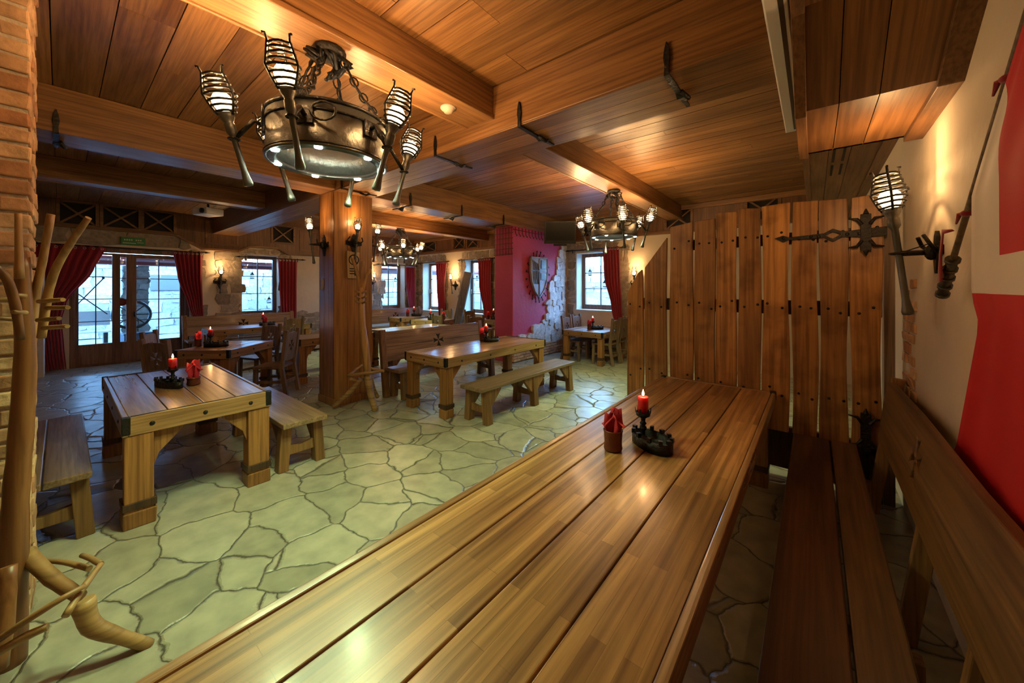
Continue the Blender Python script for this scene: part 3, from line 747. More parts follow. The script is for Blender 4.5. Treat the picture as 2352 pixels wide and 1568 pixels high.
# ------------------------------------------------------------------ plank divider
dv = thing('plank_divider', 'tall divider of rough upright oak boards standing at the end of the long front table', 'divider', (0, 3.92, 0))
DB = [(-1.57, -1.40, .0, 1.60, 1.83), (-1.385, -1.165, .0, 1.86, 2.16), (-1.13, -.915, .42, 2.26, 2.29), (-.905, -.725, .42, 2.29, 2.305), (-.715, -.55, .42, 2.35, 2.34), (-.535, -.365, .42, 2.37, 2.35),
      (-.35, -.165, .42, 2.36, 2.37), (-.145, .022, .42, 2.37, 2.36), (.035, .205, .42, 2.355, 2.35), (.222, .395, .42, 2.35, 2.36)]
for i, (a, b, z0, za, zb) in enumerate(DB):
    n = 12; L, R = [], []
    pa, pb = rnd(0, 6), rnd(0, 6); am = .005 if i < 6 else .008
    for k in range(n + 1):
        f = k / n
        L.append((a + am * math.sin(f * 7 + pa) * (1 if 0 < k else .5), z0 + (za - z0) * f)); R.append((b + am * math.sin(f * 8 + pb), z0 + (zb - z0) * f))
    top = []
    if i == 0: R = R[:-1]; top = [(b - .005, 1.74), (b - .015, 1.84), (b - .06, 1.80)]
    if i == 1: top = []
    w0 = -.02 + (.012 if i % 2 else 0) + rnd(-.004, .004)
    bo_ = MB().plate(R and (L[::-1] + R + top if False else R + top + L[::-1]), .04, lambda u, v, d, w0=w0: Vector((u, w0 + d, v))).build('board', M['divider'], dv, .006)
    for z in (1.48, 2.07, .75):
        if z < za - .1:
            for u in (.25, .78): MB().sphere((a + (b - a) * u + rnd(-.015, .015), w0, z + rnd(-.05, .05)), .011, (1, .6, 1), 6, 4).build('nail', M['iron'], bo_)
m = MB(); m.bb(-1.12, .41, .035, .085, .36, .45)
m.build('bottom_rail', M['darkwood'], dv, .004)
MB().bb(-1.55, .40, .035, .075, 1.42, 1.54).build('back_rail', M['darkwood'], dv, .004)
MB().bb(-1.12, .40, .035, .075, 2.02, 2.12).build('back_rail', M['darkwood'], dv, .004)
MB().bb(-1.1, .40, .09, .12, .07, .42).build('kick_board', M['darkwood'], dv, .004)
for x in (-1.1, .37): MB().bb(x - .035, x + .035, .035, .1, 0, .45).build('post', M['darkwood'], dv, .004)
# forged strap hinge with split tails
def strap(z, full):
    m = MB(); P = lambda u, v, d: Vector((u, -.035 + d, v))
    if full:
        m.plate([(-.265, z + .02), (-.205, z + .04), (-.165, z + .022), (.0, z + .032), (.06, z + .035), (.115, z + .068), (.17, z + .04), (.42, z + .055), (.42, z - .015), (.17, z - .005), (.115, z - .038), (.06, z), (.0, z - .002), (-.165, z), (-.205, z - .018)], .014, P, [[(.07, z + .016), (.115, z + .04), (.16, z + .018), (.115, z - .012)]])
        for u in (-.2, -.02, .03, .2, .27): m.sphere((u, -.04, z + rnd(.01, .02)), .013, (1, .7, 1), 6, 4)
    m.plate(rect(.275, .335, z - .12, z + .16), .02, lambda u, v, d: Vector((u, -.045 + d, v)))
    for sy in (-1, 1):
        for sx in (-1, 1):
            c = z + .02
            m.tube([(.305 + sx * .02, -.04, c + sy * .06), (.305 + sx * .05, -.04, c + sy * .105), (.305 + sx * .10, -.04, c + sy * .112)], [.014, .012, .006], 6)
    m.tube([(.305, -.04, z + .16), (.305, -.04, z + .2)], [.02, .004], 6); m.tube([(.305, -.04, z - .12), (.305, -.04, z - .16)], [.02, .004], 6)
    m.build('strap_hinge', M['iron'], dv, .002)
strap(2.05, True); strap(.53, False)

# ------------------------------------------------------------------ candle sets
def make_candle_set(x, y, z, rz, where, sx=1.0, pot=(-.05, -.17), cup_h=.11, mirror=1, dim=(.16, .1)):
    h = thing('candle_holder', 'black iron candle holder ' + where, 'candle holder', (x, y, z), rz)
    m = MB(); a, b = dim; n = 22; R = []
    for r, zz in ((1, 0), (1.0, .055), (.86, .055), (.84, .014), (0.02, .012)):
        R.append([Vector((a * r * math.cos(2 * PI * k / n) * (1 - .1 * math.sin(2 * PI * k / n)), b * r * math.sin(2 * PI * k / n), zz)) for k in range(n)])
    m.grid(R, True, True); m.bm.faces.new(m.bm.verts[:n][::-1] if False else [m.bm.verts[i] for i in range(n - 1, -1, -1)]) if m.bm.verts.ensure_lookup_table() is None else None
    for k in range(n):
        t = 2 * PI * k / n
        if k % 2 == 0: m.box((a * .93 * math.cos(t) * (1 - .1 * math.sin(t)), b * .93 * math.sin(t), .064), (.02, .02, .024), (0, 0, t))
    m.build('tray', M['iron'], h)
    cx = -.08 * mirror; 
    MB().lathe([(.03, .01), (.024, .02), (.012, .03), (.011, .055), (.018, .065), (.02, .078), (.011, .09), (.02, .1), (.012, .112), (.014, .13), (.03, .14)], 14, (cx, 0, 0)).build('stem', M['iron'], h)
    m = MB().lathe([(.014, .138), (.038, .145), (.042, .165), (.036, .165), (.034, .15), (0, .15)], 16, (cx, 0, 0))
    for k in range(6):
        t = k * PI / 3; m.bar((cx + .039 * math.cos(t), .039 * math.sin(t), .16), (cx + .044 * math.cos(t), .044 * math.sin(t), .19), .018, .005, (math.cos(t), math.sin(t), 0), .4)
    m.build('crown_cup', M['iron'], h)
    C = Matrix.Rotation(rz, 3, 'Z'); p = Vector((x, y, z)) + C @ Vector((cx, 0, .151))
    cd = thing('candle', 'lit red candle ' + where, 'candle', p)
    MB().lathe([(.029, 0), (.029, .1), (.025, .103), (.0, .097)], 18).build('wax_body', M['wax'], cd)
    MB().tube([(0, 0, .095), (0, 0, .11)], .0015, 5).build('wick', M['dark'], cd)
    MB().lathe([(0, .105), (.006, .113), (.007, .122), (.003, .136), (0, .145)], 10).build('flame', M['flame'], cd)
    lamp(p + Vector((0, 0, .135)), 1.1, (1, .5, .2), .012, cd)
    if pot:
        q = Vector((x, y, z)) + C @ Vector((pot[0], pot[1], 0))
        po = thing('napkin_pot', 'copper napkin pot ' + where, 'pot', q)
        MB().lathe([(.046, 0), (.05, .01), (.046, .04), (.05, cup_h - .012), (.053, cup_h - .006), (.053, cup_h), (.048, cup_h), (.044, .012), (0, .01)], 18).build('body', M['copper'], po)
        nk = tag(None or napkin_mesh(q + Vector((0, 0, .014)), rz + 1.0), 'red napkins in the pot ' + where, 'napkins')
def napkin_mesh(loc, rz):
    m = MB()
    for k in range(4):
        t = k * 1.7; r = .018; c = Vector((r * math.cos(t), r * math.sin(t), 0)); n = 5
        R = []
        for i, (hw, zz) in enumerate(((.014, 0), (.022, .09), (.036, .12), (.03, .16), (.026, .205 - .012 * k))):
            R.append([c + Matrix.Rotation(t, 3, 'Z') @ Vector((hw * (j / 3 - .5) * 2, .008 * math.sin(j * 2.2 + i), zz + (.012 if j % 2 else 0) * (i == 4))) for j in range(4)])
        m.grid(R)
    for k, (dx, dz) in enumerate(((.05, .1), (-.045, .105))):
        m.bm.faces.new([m.bm.verts.new(v) for v in ((0, -.02, .17), (dx * .3, .03, .1), (dx * 1.35, .02, dz + .01), (dx, -.03, .12))])
    o = m.build('red_napkins', M['napkin'], None, 0, .004); o.location = loc; o.rotation_euler = (0, 0, rz); return o
def lamp(loc, e, col, r=.03, parent=None, kind='POINT', **kw):
    l = bpy.data.lights.new('lamp', kind); l.energy = e; l.color = col; l.shadow_soft_size = r
    for k, v in kw.items(): setattr(l, k, v)
    o = bpy.data.objects.new('lamp', l); COL.objects.link(o)
    if parent is not None:
        o.parent = parent; o.location = Vector(loc) - (parent.location if parent.parent is None else Vector())
    else: o.location = loc
    return o
make_candle_set(-.70, 2.10, .764, -.55, TA, pot=(-.035, -.235), dim=(.135, .085))
make_candle_set(-4.47, .62, .764, .35, 'on the studded table beside the brick wall', pot=(.13, .115), cup_h=.07, mirror=-.6, dim=(.17, .06))
make_candle_set(-4.13, 4.5, .764, 1.1, 'on the honey-coloured middle table', pot=(-.1, .12), dim=(.13, .09))
make_candle_set(-7.0, 1.5, .764, .9, 'on the table turned askew in the left bay', pot=(-.27, .06))
make_candle_set(-10.0, 3.1, .764, 1.2, 'on the blue-shining table under the first window', pot=(-.03, -.2))
make_candle_set(-8.1, 6.5, .764, .6, 'on the rear table with the castle tray', pot=(.26, .06))
make_candle_set(-9.55, 7.0, .764, .5, 'on the small table before the light wall bench', pot=(-.25, -.08))
make_candle_set(-6.9, 7.75, .764, .6, 'on the corner table by the red pier', pot=(-.24, 0))
make_candle_set(-3.85, 7.75, .704, .6, 'on the table between red pier and divider', pot=(-.17, -.12))
gl = thing('wine_glass', 'empty stemmed glass on the table turned askew', 'glass', (-6.88, 1.78, .764))
MB().lathe([(.032, 0), (.03, .004), (.005, .008), (.004, .06), (.02, .075), (.036, .1), (.04, .13), (.036, .15), (.034, .15), (.037, .128), (.02, .08), (0, .072)], 14).build('bowl', M['glass'], gl)
# ------------------------------------------------------------------ torches and chandeliers
WARM = (1.0, .57, .23)
def torch(parent, base, top, s=1.0, e=9.0, name='torch'):
    """hand torch from base (grip end) to top (rim of the cage); children: cage, bulb; a lamp inside the cage"""
    p, q = Vector(base), Vector(top); L = (q - p).length; z = (q - p) / L; cw = 1.28 * s; ch = .8 * s
    x = Vector((0, 1, 0)).cross(z).normalized() if abs(z.y) < .9 else Vector((1, 0, 0)).cross(z).normalized()
    R = Matrix((x, z.cross(x), z)).transposed()
    h = L - .225 * s
    m = MB().lathe([(.0, 0), (.02 * s, .004), (.023 * s, .02), (.018 * s, .05), (.014 * s, .09), (.0135 * s, h * .5), (.014 * s, h - .09), (.024 * s, h - .07), (.024 * s, h - .03), (.019 * s, h - .02), (.032 * s, h + .005), (.036 * s, h + .03), (0, h + .03)], 12, p, R)
    o = m.build(name, M['bronze'], parent)
    m = MB(); c0 = p + z * h
    for i, (r, zz) in enumerate(((.034, .04), (.041, .07), (.046, .1), (.052, .135), (.045, .165), (.041, .195), (.037, .222), (.034, .245))):
        n = 14
        m.loop([c0 + R @ Vector((r * cw * math.cos(2 * PI * k / n), r * cw * math.sin(2 * PI * k / n), zz * ch + rnd(-.002, .002))) for k in range(n)], .006 * s, 5)
    for k in range(3):
        t = k * 2 * PI / 3 + .5
        m.tube([c0 + R @ Vector((r * cw * math.cos(t), r * cw * math.sin(t), zz * ch)) for r, zz in ((.028, .02), (.045, .08), (.056, .135), (.046, .2), (.038, .255), (.042, .285), (.05, .283))], .0055 * s, 5)
    m.build('cage', M['iron'], o)
    MB().lathe([(.016, .03), (.024, .05), (.032, .08), (.034, .1), (.03, .125), (.018, .15), (.0, .158)], 14, c0, R @ Matrix.Diagonal(Vector((cw, cw, ch)))).build('bulb', M['bulb'], o)
    if e: lamp(c0 + z * .185 * s + (parent.location if parent.parent is None else Vector()), e, WARM, .022, parent)
    return o
def make_chandelier(label, loc, ph=0.0, et=13.0, el=27.0, group='chandeliers of torches on an iron hoop'):
    t = thing('chandelier', label, 'chandelier', loc, 0, group)
    r, zt, zb = .335, -.46, -.72
    MB().lathe([(r, zb), (r, zt), (r - .008, zt), (r - .008, zb), (r, zb)], 48, caps=False).build('hoop_band', M['bronze'], t)
    m = MB()
    for zz, w in ((zt - .005, .010), (zt - .06, .006), (zb + .02, .006)): m.torus((0, 0, zz), r + .003, w, None, 48, 6)
    m.build('hoop_bead', M['iron'], t)
    MB().lathe([(r - .055, zb + .002), (r + .006, zb + .002), (r + .006, zb + .016), (r - .055, zb + .016), (r - .055, zb + .002)], 48, caps=False).build('lower_flange', M['bronze'], t)
    for k in range(7):
        a = 2 * PI * k / 7 + .3; p = Vector(((r - .028) * math.cos(a), (r - .028) * math.sin(a), zb))
        MB().lathe([(0, -.004), (.02, -.004), (.021, .004), (0, .004)], 14, p).build('downlight', M['led'], t)
        if k % 2 == 0: lamp(p + Vector((0, 0, -.012)) + Vector(loc), el, (.71, 1, .46), .03, t, 'SPOT', spot_size=2.25, spot_blend=.7)
    lamp(Vector(loc) + Vector((0, 0, zb + .12)), 2.2, (.85, 1, .8), .03, t)  # added lamp with no fixture, brightens the inside of the hoop
    for k in range(6):
        a = ph + 2 * PI * k / 6; c, s = math.cos(a), math.sin(a)
        D = Vector((c, s, 0)); ln = rnd(-.03, .03); tw = Vector((-s, c, 0)) * rnd(-.05, .05)
        b = D * (r + .07) + Vector((0, 0, zb - .19 + ln)) - tw; q = D * (r + .23) + Vector((0, 0, -.33 + ln)) + tw
        o = torch(t, b, q, 1.1, et)
        mid = b + (q - b) * .42
        MB().tube([D * r + Vector((0, 0, -.56)), D * (r + .05) + Vector((0, 0, -.545)), mid], .013, 8).torus(mid, .026, .006, None, 12, 5).box(D * (r + .006) + Vector((0, 0, -.56)), (.012, .09, .09), (0, 0, a)).build('bracket_arm', M['iron'], o)
        # curled leaf on the band
        MB().torus(D * (r + .012) + Vector((-s, c, 0)) * .1 + Vector((0, 0, -.54)), .05, .007, Matrix((( -s, 0, c), (c, 0, s), (0, 1, 0))), 14, 5, 1.3).build('scroll', M['iron'], o)
    m = MB().lathe([(0, 0), (.09, 0), (.1, -.02), (.07, -.05), (0, -.06)], 14)
    for k in range(16):
        a = rnd(0, 2 * PI); m.tube([(.05 * math.cos(a), .05 * math.sin(a), -.03), (rnd(.08, .14) * math.cos(a + .4), rnd(.08, .14) * math.sin(a + .4), rnd(-.12, -.04)), (.06 * math.cos(a + 1), .06 * math.sin(a + 1), rnd(-.18, -.1))], .011, 5)
    m.build('ceiling_rosette', M['iron'], t)
    for k in range(4):
        a = ph + .5 + k * PI / 2; m = MB(); p0 = Vector((.08 * math.cos(a), .08 * math.sin(a), -.06)); p1 = Vector((r * math.cos(a), r * math.sin(a), zt))
        n = 9
        for i in range(n):
            f = (i + .5) / n; c = p0.lerp(p1, f) + Vector((0, 0, -.035 * math.sin(PI * f))); d = (p1 - p0).normalized()
            x = Vector((-math.sin(a), math.cos(a), 0)); y = d.cross(x)
            B = Matrix((d, x, y) if i % 2 else (d, y, x)).transposed()
            m.torus(c, .022, .0055, B, 10, 5, 1.5)
        pts = [p0.lerp(p1, i / 6) + Vector((rnd(-.02, .02), rnd(-.02, .02), rnd(-.02, .01) - .03 * math.sin(PI * i / 6))) for i in range(7)]
        m.tube(pts, .008, 5)
        m.torus(p1 + Vector((0, 0, .015)), .026, .007, Matrix(((0, 0, 1), (1, 0, 0), (0, 1, 0))), 12, 5)
        m.build('hanging_chain', M['iron'], t)
    return t
make_chandelier('big iron hoop chandelier with torches hanging nearest the camera', (-2.335, 1.06, 3.13), .26)
make_chandelier('torch hoop chandelier in front of the plank divider and right window', (-2.345, 5.3, 3.12), .15)
make_chandelier('dim torch hoop chandelier glimpsed beside the wooden pillar', (-8.02, 5.4, 3.12), .6, 14, 26)

def make_sconce(label, loc, n, e=9.0, s=1.0, reach=.16, group='wall torches', lean=.05, shift=0.0, psc=.85):
    """torch on a forged wall bracket; n = outward direction of the wall"""
    t = thing('wall_torch', label, 'wall torch', loc, 0, group)
    n = Vector(n); side = Vector((0, 0, 1)).cross(n)
    m = MB()
    f = lambda u, v, d: n * d + side * u + Vector((0, 0, v))
    k = s
    k *= psc
    m.plate([(a * k, b * k) for a, b in ((0, .2), (.035, .15), (.06, .06), (.14, .035), (.16, .06), (.16, -.03), (.07, -.05), (.045, -.12), (.02, -.2), (-.02, -.2), (-.045, -.12), (-.07, -.05), (-.16, -.03), (-.16, .06), (-.14, .035), (-.06, .06), (-.035, .15))], .018, f)
    m.sphere(n * .03, .05 * k, (1, 1, 1.5), 10, 6)
    m.tube([side * -.1 * k + n * .02, side * -.16 * k + n * .05 + Vector((0, 0, .04)), side * -.12 * k + n * .07 + Vector((0, 0, .09))], .01, 6)
    m.tube([side * .1 * k + n * .02, side * .16 * k + n * .05 + Vector((0, 0, .04)), side * .12 * k + n * .07 + Vector((0, 0, .09))], .01, 6)
    m.build('wall_plate', M['iron'], t, .002)
    hold = n * reach * s + side * shift + Vector((0, 0, .0))
    MB().tube([n * .03, hold], .013 * s, 8).torus(hold, .028 * s, .007, None, 12, 5).tube([n * .03 + Vector((0, 0, .05)), hold], .003, 5).build('arm', M['iron'], t)
    torch(t, hold + Vector((0, 0, -.3 * s)) - n * lean * .8, hold + Vector((0, 0, .42 * s)) + n * lean, s, e)
    return t
make_sconce('bright wall torch beside the flagpole on the right plaster wall', (XR, 2.98, 1.84), (-1, 0, 0), 8, 1.15, .135, lean=.05, psc=.5)
make_sconce('torch on the face of the wooden pillar turned to the middle bench', (-5.14, 2.68, 2.28), (1, 0, 0), 5, .85, .1)
make_sconce('torch on the face of the wooden pillar turned to the studded table', (-5.42, 2.4, 2.25), (0, -1, 0), 5, .9, .2, lean=.04)
make_sconce('torch half hidden behind the wooden pillar, facing the back room', (-5.33, 2.97, 2.3), (0, 1, 0), 5, .85, .2)
make_sconce('wall torch with a dark cross plate between glass doors and first window', (XL, 2.56, 1.78), (1, 0, 0), 9, .95, .12)
make_sconce('wall torch on the plaster between the two narrow back windows', (-9.42, YB, 1.72), (0, -1, 0), 14, .95, .2)
make_sconce('wall torch just left of the divider, next to the right window drape', (-3.2, YB, 1.72), (0, -1, 0), 9, .95, .14)
make_sconce('wall torch on stonework before the second window, seen past the pillar edge', (XL, 6.72, 1.8), (1, 0, 0), 12, .9, .14)

# ------------------------------------------------------------------ forged clamps on the beams
def clamp(label, kind, a, b0, b1, z):
    """kind y: strap crosses underside from y=b0 to b1 at x=a ; kind x: crosses from x=b0 (leaf tip face) to x=b1 at y=a"""
    m = MB(); d = 1 if b1 > b0 else -1
    P = (lambda u, v: Vector((a, u, v))) if kind == 'y' else (lambda u, v: Vector((u, a, v)))
    w = Vector((1, 0, 0)) if kind == 'y' else Vector((0, 1, 0))
    o = b0 - d * .012
    rows = []
    for u, v, h in ((o, z + .19, .003), (o, z + .145, .014), (o, z + .09, .02), (o, z + .045, .012), (o, z - .012, .016), (b0 + d * .12, z - .014, .02), (b0 + d * .24, z - .016, .018), (b0 + d * .3, z - .03, .024), (b0 + d * .36, z - .016, .016), (b0 + d * .5, z - .012, .012)):
        rows.append([P(u, v) - w * h, P(u, v) + w * h])
    m.grid(rows, False)
    m.tube([P(b0 + d * .24, z - .02) + w * .02, P(b0 + d * .3, z - .05) + w * .05, P(b0 + d * .36, z - .02) + w * .03], .01, 6)
    return tag(m.build('iron_clamp', M['iron'], None, 0, .014), label, 'beam clamp', 'forged leaf-tipped clamps on the beams')
clamp('forged clamp at the near end of the short lengthwise beam', 'y', -1.875, 2.4, 2.95, 2.985)
clamp('dark forged clamp on the cross beam nearest the white screen case', 'y', -.71, 2.4, 2.95, 2.985)
clamp('forged clamp on the cross beam just behind the near chandelier', 'y', -2.95, 2.4, 2.95, 2.985)
clamp('forged clamp with pale tip below the near chandelier torches, left of the pillar', 'y', -4.9, 2.4, 2.95, 2.985)
clamp('forged clamp on the lengthwise beam beside the pillar top', 'x', 3.62, -5.1, -5.55, 3.0)
clamp('forged clamp on the lengthwise beam halfway to the red pier', 'x', 4.75, -5.1, -5.55, 3.0)
clamp('forged clamp on the lengthwise beam right above the red pier', 'x', 5.95, -5.1, -5.55, 3.0)
clamp('forged clamp in the blue light beside the near brick wall', 'x', -.02, -5.1, -5.55, 3.0)

# ------------------------------------------------------------------ curtains
def curtain(label, ax, pl, secs, folds=6, amp=.035, rod=None, eyelets=True, group='crimson drapes'):
    """secs: (z, a, b) from the top down; a-b is the width along the wall at that height"""
    t = thing('curtain', label, 'curtain', (0, 0, 0), 0, group)
    n = 48; rows = []
    for i in range(len(secs) - 1):
        for k in range(6 if i < len(secs) - 2 else 7):
            f = k / 6; e = f * f * (3 - 2 * f) * .5 + f * .5
            z = secs[i][0] + (secs[i + 1][0] - secs[i][0]) * f
            a = secs[i][1] + (secs[i + 1][1] - secs[i][1]) * e; b = secs[i][2] + (secs[i + 1][2] - secs[i][2]) * e
            row = []
            for j in range(n + 1):
                u = j / n; am = amp * (1.0 if abs(b - a) > .25 else .8)
                w = am * math.sin(2 * PI * folds * u + .6 * math.sin(3 * u + z)) + .3 * am * math.sin(4 * PI * folds * u + z * 2)
                p = a + (b - a) * u
                row.append(Vector((pl + w, p, z)) if ax == 'x' else Vector((p, pl + w, z)))
            rows.append(row)
    MB().grid(rows).build('drape', M['velvet'], t, 0, .008)
    if eyelets:
        z = secs[0][0] - .05
        for k in range(folds):
            m = MB(); u = secs[0][1] + (secs[0][2] - secs[0][1]) * (k + .5) / folds
            c = Vector((pl + (.045), u, z)) if ax == 'x' else Vector((u, pl - .045, z))
            m.torus(c, .02, .006, Matrix(((0, 0, 1), (1, 0, 0), (0, 1, 0))) if ax == 'x' else Matrix(((1, 0, 0), (0, 0, 1), (0, 1, 0))), 12, 5)
            m.build('eyelet_ring', M['grey'], t)
    if rod:
        a, b, zr = rod
        P = (lambda u: Vector((pl, u, zr))) if ax == 'x' else (lambda u: Vector((u, pl, zr)))
        r = thing('curtain_rod', rod_label(label), 'curtain rod', (0, 0, 0))
        m = MB().tube([P(a), P(b)], .013, 8)
        for u, d in ((a, -1), (b, 1)):
            m.tube([P(u), P(u + d * .05), P(u + d * .1)], [.022, .016, .004], 8)
        m.build('rail', M['iron'], r)
        m = MB(); 
        for u in (a + .12, b - .12):
            m.tube([P(u), P(u) + (Vector((-(pl - XL), 0, 0)) if ax == 'x' else Vector((0, YB - pl, 0)))], .01, 6)
            m.tube([P(u) + Vector((0, 0, .03)), P(u) + Vector((0, 0, -.07))], [.008, .014], 6)
        m.build('bracket', M['iron'], r)
def rod_label(l): return 'iron rod of the ' + l
x0 = XL + .14
curtain('dark red drape tied back left of the glass doors', 'x', x0, [(2.5, -.35, .62), (2.0, -.35, .44), (1.35, -.33, .08), (1.0, -.3, .02), (.5, -.26, .05), (.03, -.22, .08)], 8, rod=(-.4, 2.25, 2.5))
curtain('dark red drape gathered right of the glass doors', 'x', x0, [(2.5, 1.66, 2.2), (1.9, 1.74, 2.19), (1.2, 1.93, 2.2), (.8, 2.05, 2.22), (.04, 2.0, 2.22)], 7)
curtain('straight bright red drape beside the first window', 'x', x0, [(2.46, 3.83, 4.33), (1.6, 3.86, 4.31), (.76, 3.9, 4.3)], 6, rod=(2.95, 4.45, 2.45))
curtain('red drape hanging right of the second window, in the back corner', 'x', x0, [(2.46, 7.95, 8.37), (1.6, 8.0, 8.37), (.8, 8.12, 8.36)], 6, rod=(6.9, 8.4, 2.45))
y0 = YB - .12
curtain('pinkish drape of the narrow window left of the back torch', 'y', y0, [(2.55, -10.33, -9.72), (1.7, -10.25, -9.85), (.66, -10.15, -9.8)], 6, rod=(-11.3, -9.68, 2.54))
curtain('red drape of the narrow window touching the red pier', 'y', y0, [(2.56, -8.25, -7.66), (1.7, -8.2, -7.68), (.9, -7.98, -7.64), (.6, -7.94, -7.62)], 6, rod=(-9.1, -7.6, 2.55))
curtain('vivid red drape drawn aside at the right window near the divider', 'y', y0, [(2.62, -3.99, -3.56), (1.9, -3.96, -3.54), (1.2, -3.78, -3.5), (.74, -3.7, -3.48)], 6, rod=(-4.95, -3.5, 2.6))

# lanterns hung in the windows
def lantern(label, loc, s=1.0):
    t = thing('lantern', label, 'lantern', loc, 0, 'small black lanterns hung in the windows')
    MB().lathe([(.045, -.2), (.05, -.19), (.05, -.18), (.012, -.18)], 8, (0, 0, 0)).tube([(.035, 0, -.18), (.03, 0, -.1)], .004, 5).tube([(-.035, 0, -.18), (-.03, 0, -.1)], .004, 5).tube([(0, .035, -.18), (0, .03, -.1)], .004, 5).tube([(0, -.035, -.18), (0, -.03, -.1)], .004, 5).build('frame', M['iron'], t)
    MB().lathe([(.055, -.1), (.03, -.07), (.015, -.06), (.025, -.045), (.0, -.03)], 8).build('roof', M['iron'], t)
    MB().torus((0, 0, -.018), .014, .003, Matrix(((1, 0, 0), (0, 0, 1), (0, 1, 0))), 10, 4).tube([(0, 0, -.005), (0, 0, .45)], .0025, 4).build('hanging_wire', M['iron'], t)
    t.scale = (s, s, s)
lantern('black lantern in the upper left pane of the first window', (XL - .2, 3.32, 2.1), 1.05)
lantern('black lantern in the lower pane of the first window, beside the red drape', (XL - .2, 3.72, 1.42), 1.05)
lantern('black lantern low in the left pane of the second window', (XL - .2, 7.32, 1.62), .95)
lantern('black lantern high in the right pane of the second window', (XL - .2, 7.76, 2.05), .95)
lantern('black lantern in the narrow window touching the red pier', (-8.6, YB + .2, 2.08), 1.0)
lantern('black lantern in the left pane of the right window near the divider', (-4.5, YB + .2, 2.16), 1.0)
lantern('black lantern in front of the right window pane, by the vivid drape', (-4.07, YB + .15, 1.86), 1.0)

# leaning board between the two narrow windows
MBo = MB(); p, q = Vector((-9.05, YB - .42, .02)), Vector((-8.72, YB - .07, 2.15))
MBo.bar(p, q, .34, .05, (0, 1, 0)); o = MBo.build('leaning_board', wood('grey_weathered_board', 'z', (.09, .07, .05), (.2, .165, .12), .7), None, .006)
tag(o, 'weathered grey board leaning on the wall between the two narrow back windows', 'board')

# ------------------------------------------------------------------ wall things
# exit sign above the doors
ex = thing('exit_sign', 'green emergency exit sign above the glass doors', 'sign', (XL + .07, 1.02, 2.66))
MB().bb(-.02, .02, -.19, .19, -.085, .085).build('housing', plain('sign_green', (.03, .22, .07), .5), ex, .004)
m = MB()
for k in range(8):
    if k != 4: m.bb(.0205, .023, -.14 + k * .035, -.118 + k * .035, .012, .042)
m.bb(.0205, .023, -.16, .04, -.05, -.035); m.bb(.0205, .023, .06, .16, -.03, -.018)
m.build('marking', plain('sign_white', (.5, .62, .5), .5), ex)
# drinks cooler left of the doors
fr = thing('drinks_cooler', 'pale upright drinks cooler with louvred base between near brick wall and dark drape', 'cooler', (-11.15, -.48, 0))
MB().bb(-.3, .27, -.3, .3, .0, 2.2).build('cabinet', M['ivory'], fr, .015)
MB().bb(.265, .3, -.28, .28, .62, 2.1).build('door_panel', M['black'], fr, .006)
m = MB()
for (a, b, c, d) in ((-.29, -.25, .6, 2.12), (.22, .29, .6, 2.12), (-.25, .22, .6, .66), (-.25, .22, 2.04, 2.12)): m.bb(.27, .31, a, b, c, d)
m.build('door_frame', M['ivory'], fr, .004)
m = MB()
for k in range(12): m.bb(.268, .278, -.24, .24, .1 + k * .035, .118 + k * .035)
m.build('grille', M['grey'], fr)
# projector
pj = thing('projector', 'white projector hanging under the ceiling left of the pillar', 'projector', (-8.75, 1.75, 3.05), .35)
MB().bb(-.2, .2, -.15, .15, -.06, .06).build('body', M['white'], pj, .015); MB().lathe([(.045, 0), (.045, .03), (0, .03)], 16, (.1, -.15, 0), Matrix(((1, 0, 0), (0, 0, -1), (0, 1, 0)))).build('lens', M['black'], pj)
MB().tube([(0, 0, .06), (0, 0, ZC - 3.05)], .02, 8).build('mount_pole', M['black'], pj)
# projector screen case
sc = thing('screen_case', 'long white roller screen case fixed along the soffit edge', 'screen case', (-.135, 2.1, 2.955))
MB().bb(-.045, .045, -1.65, 1.65, -.045, .045).build('housing', M['white'], sc, .008); MB().bb(.01, .03, -1.6, 1.6, -.048, -.044).build('screen_slot', M['black'], sc)
MB().bb(-.046, .046, 1.65, 1.66, -.045, .045).build('end_cap', M['ivory'], sc, .004)
for y in (-.9, 1.2): MB().bb(-.02, .02, y - .02, y + .02, .045, .3).build('hanger', M['iron'], sc)
# detectors
for nm, lb, p in (('smoke_detector', 'round smoke detector under the beam behind the near chandelier', (-2.33, 2.02, 3.13)), ('smoke_detector', 'round detector under the lengthwise beam right of the pillar', (-5.32, 3.75, 3.0))):
    d = thing(nm, lb, 'detector', p); MB().lathe([(0, -.045), (.03, -.045), (.04, -.03), (.055, -.02), (.055, 0), (0, 0)], 20).build('dome', plain('detector_plastic', (.55, .42, .33), .5), d); MB().lathe([(.062, -.012), (.062, 0), (.05, 0), (.05, -.012), (.062, -.012)], 20, caps=False).build('rim', M['ivory'], d)
# pillar notice boards
ns = thing('no_smoking_sign', 'pale wooden no-smoking board on the pillar under the torch', 'sign', (-5.115, 2.66, 1.97), 0)
m = MB().plate([(-.085, -.19), (.075, -.19), (.08, .0), (.095, .19), (.0, .185), (-.1, .2), (-.095, .0)], .018, lambda u, v, d: Vector((d, u, v))); m.build('board', wood('pale_board', 'z', (.5, .33, .16), (.72, .52, .3), .6), ns, .003)
m = MB().torus((.022, 0, .075), .07, .007, Matrix(((0, 0, 1), (1, 0, 0), (0, 1, 0))), 24, 6); m.bar((.022, -.05, .125), (.022, .05, .025), .01, .012, (1, 0, 0)); m.bar((.021, -.04, .07), (.021, .04, .08), .012, .006, (1, 0, 0)); m.build('prohibition_mark', M['dark'], ns)
m = MB()
for k in range(3): m.bb(.0185, .021, -.06, .05 - k * .02, -.06 - k * .035, -.045 - k * .035)
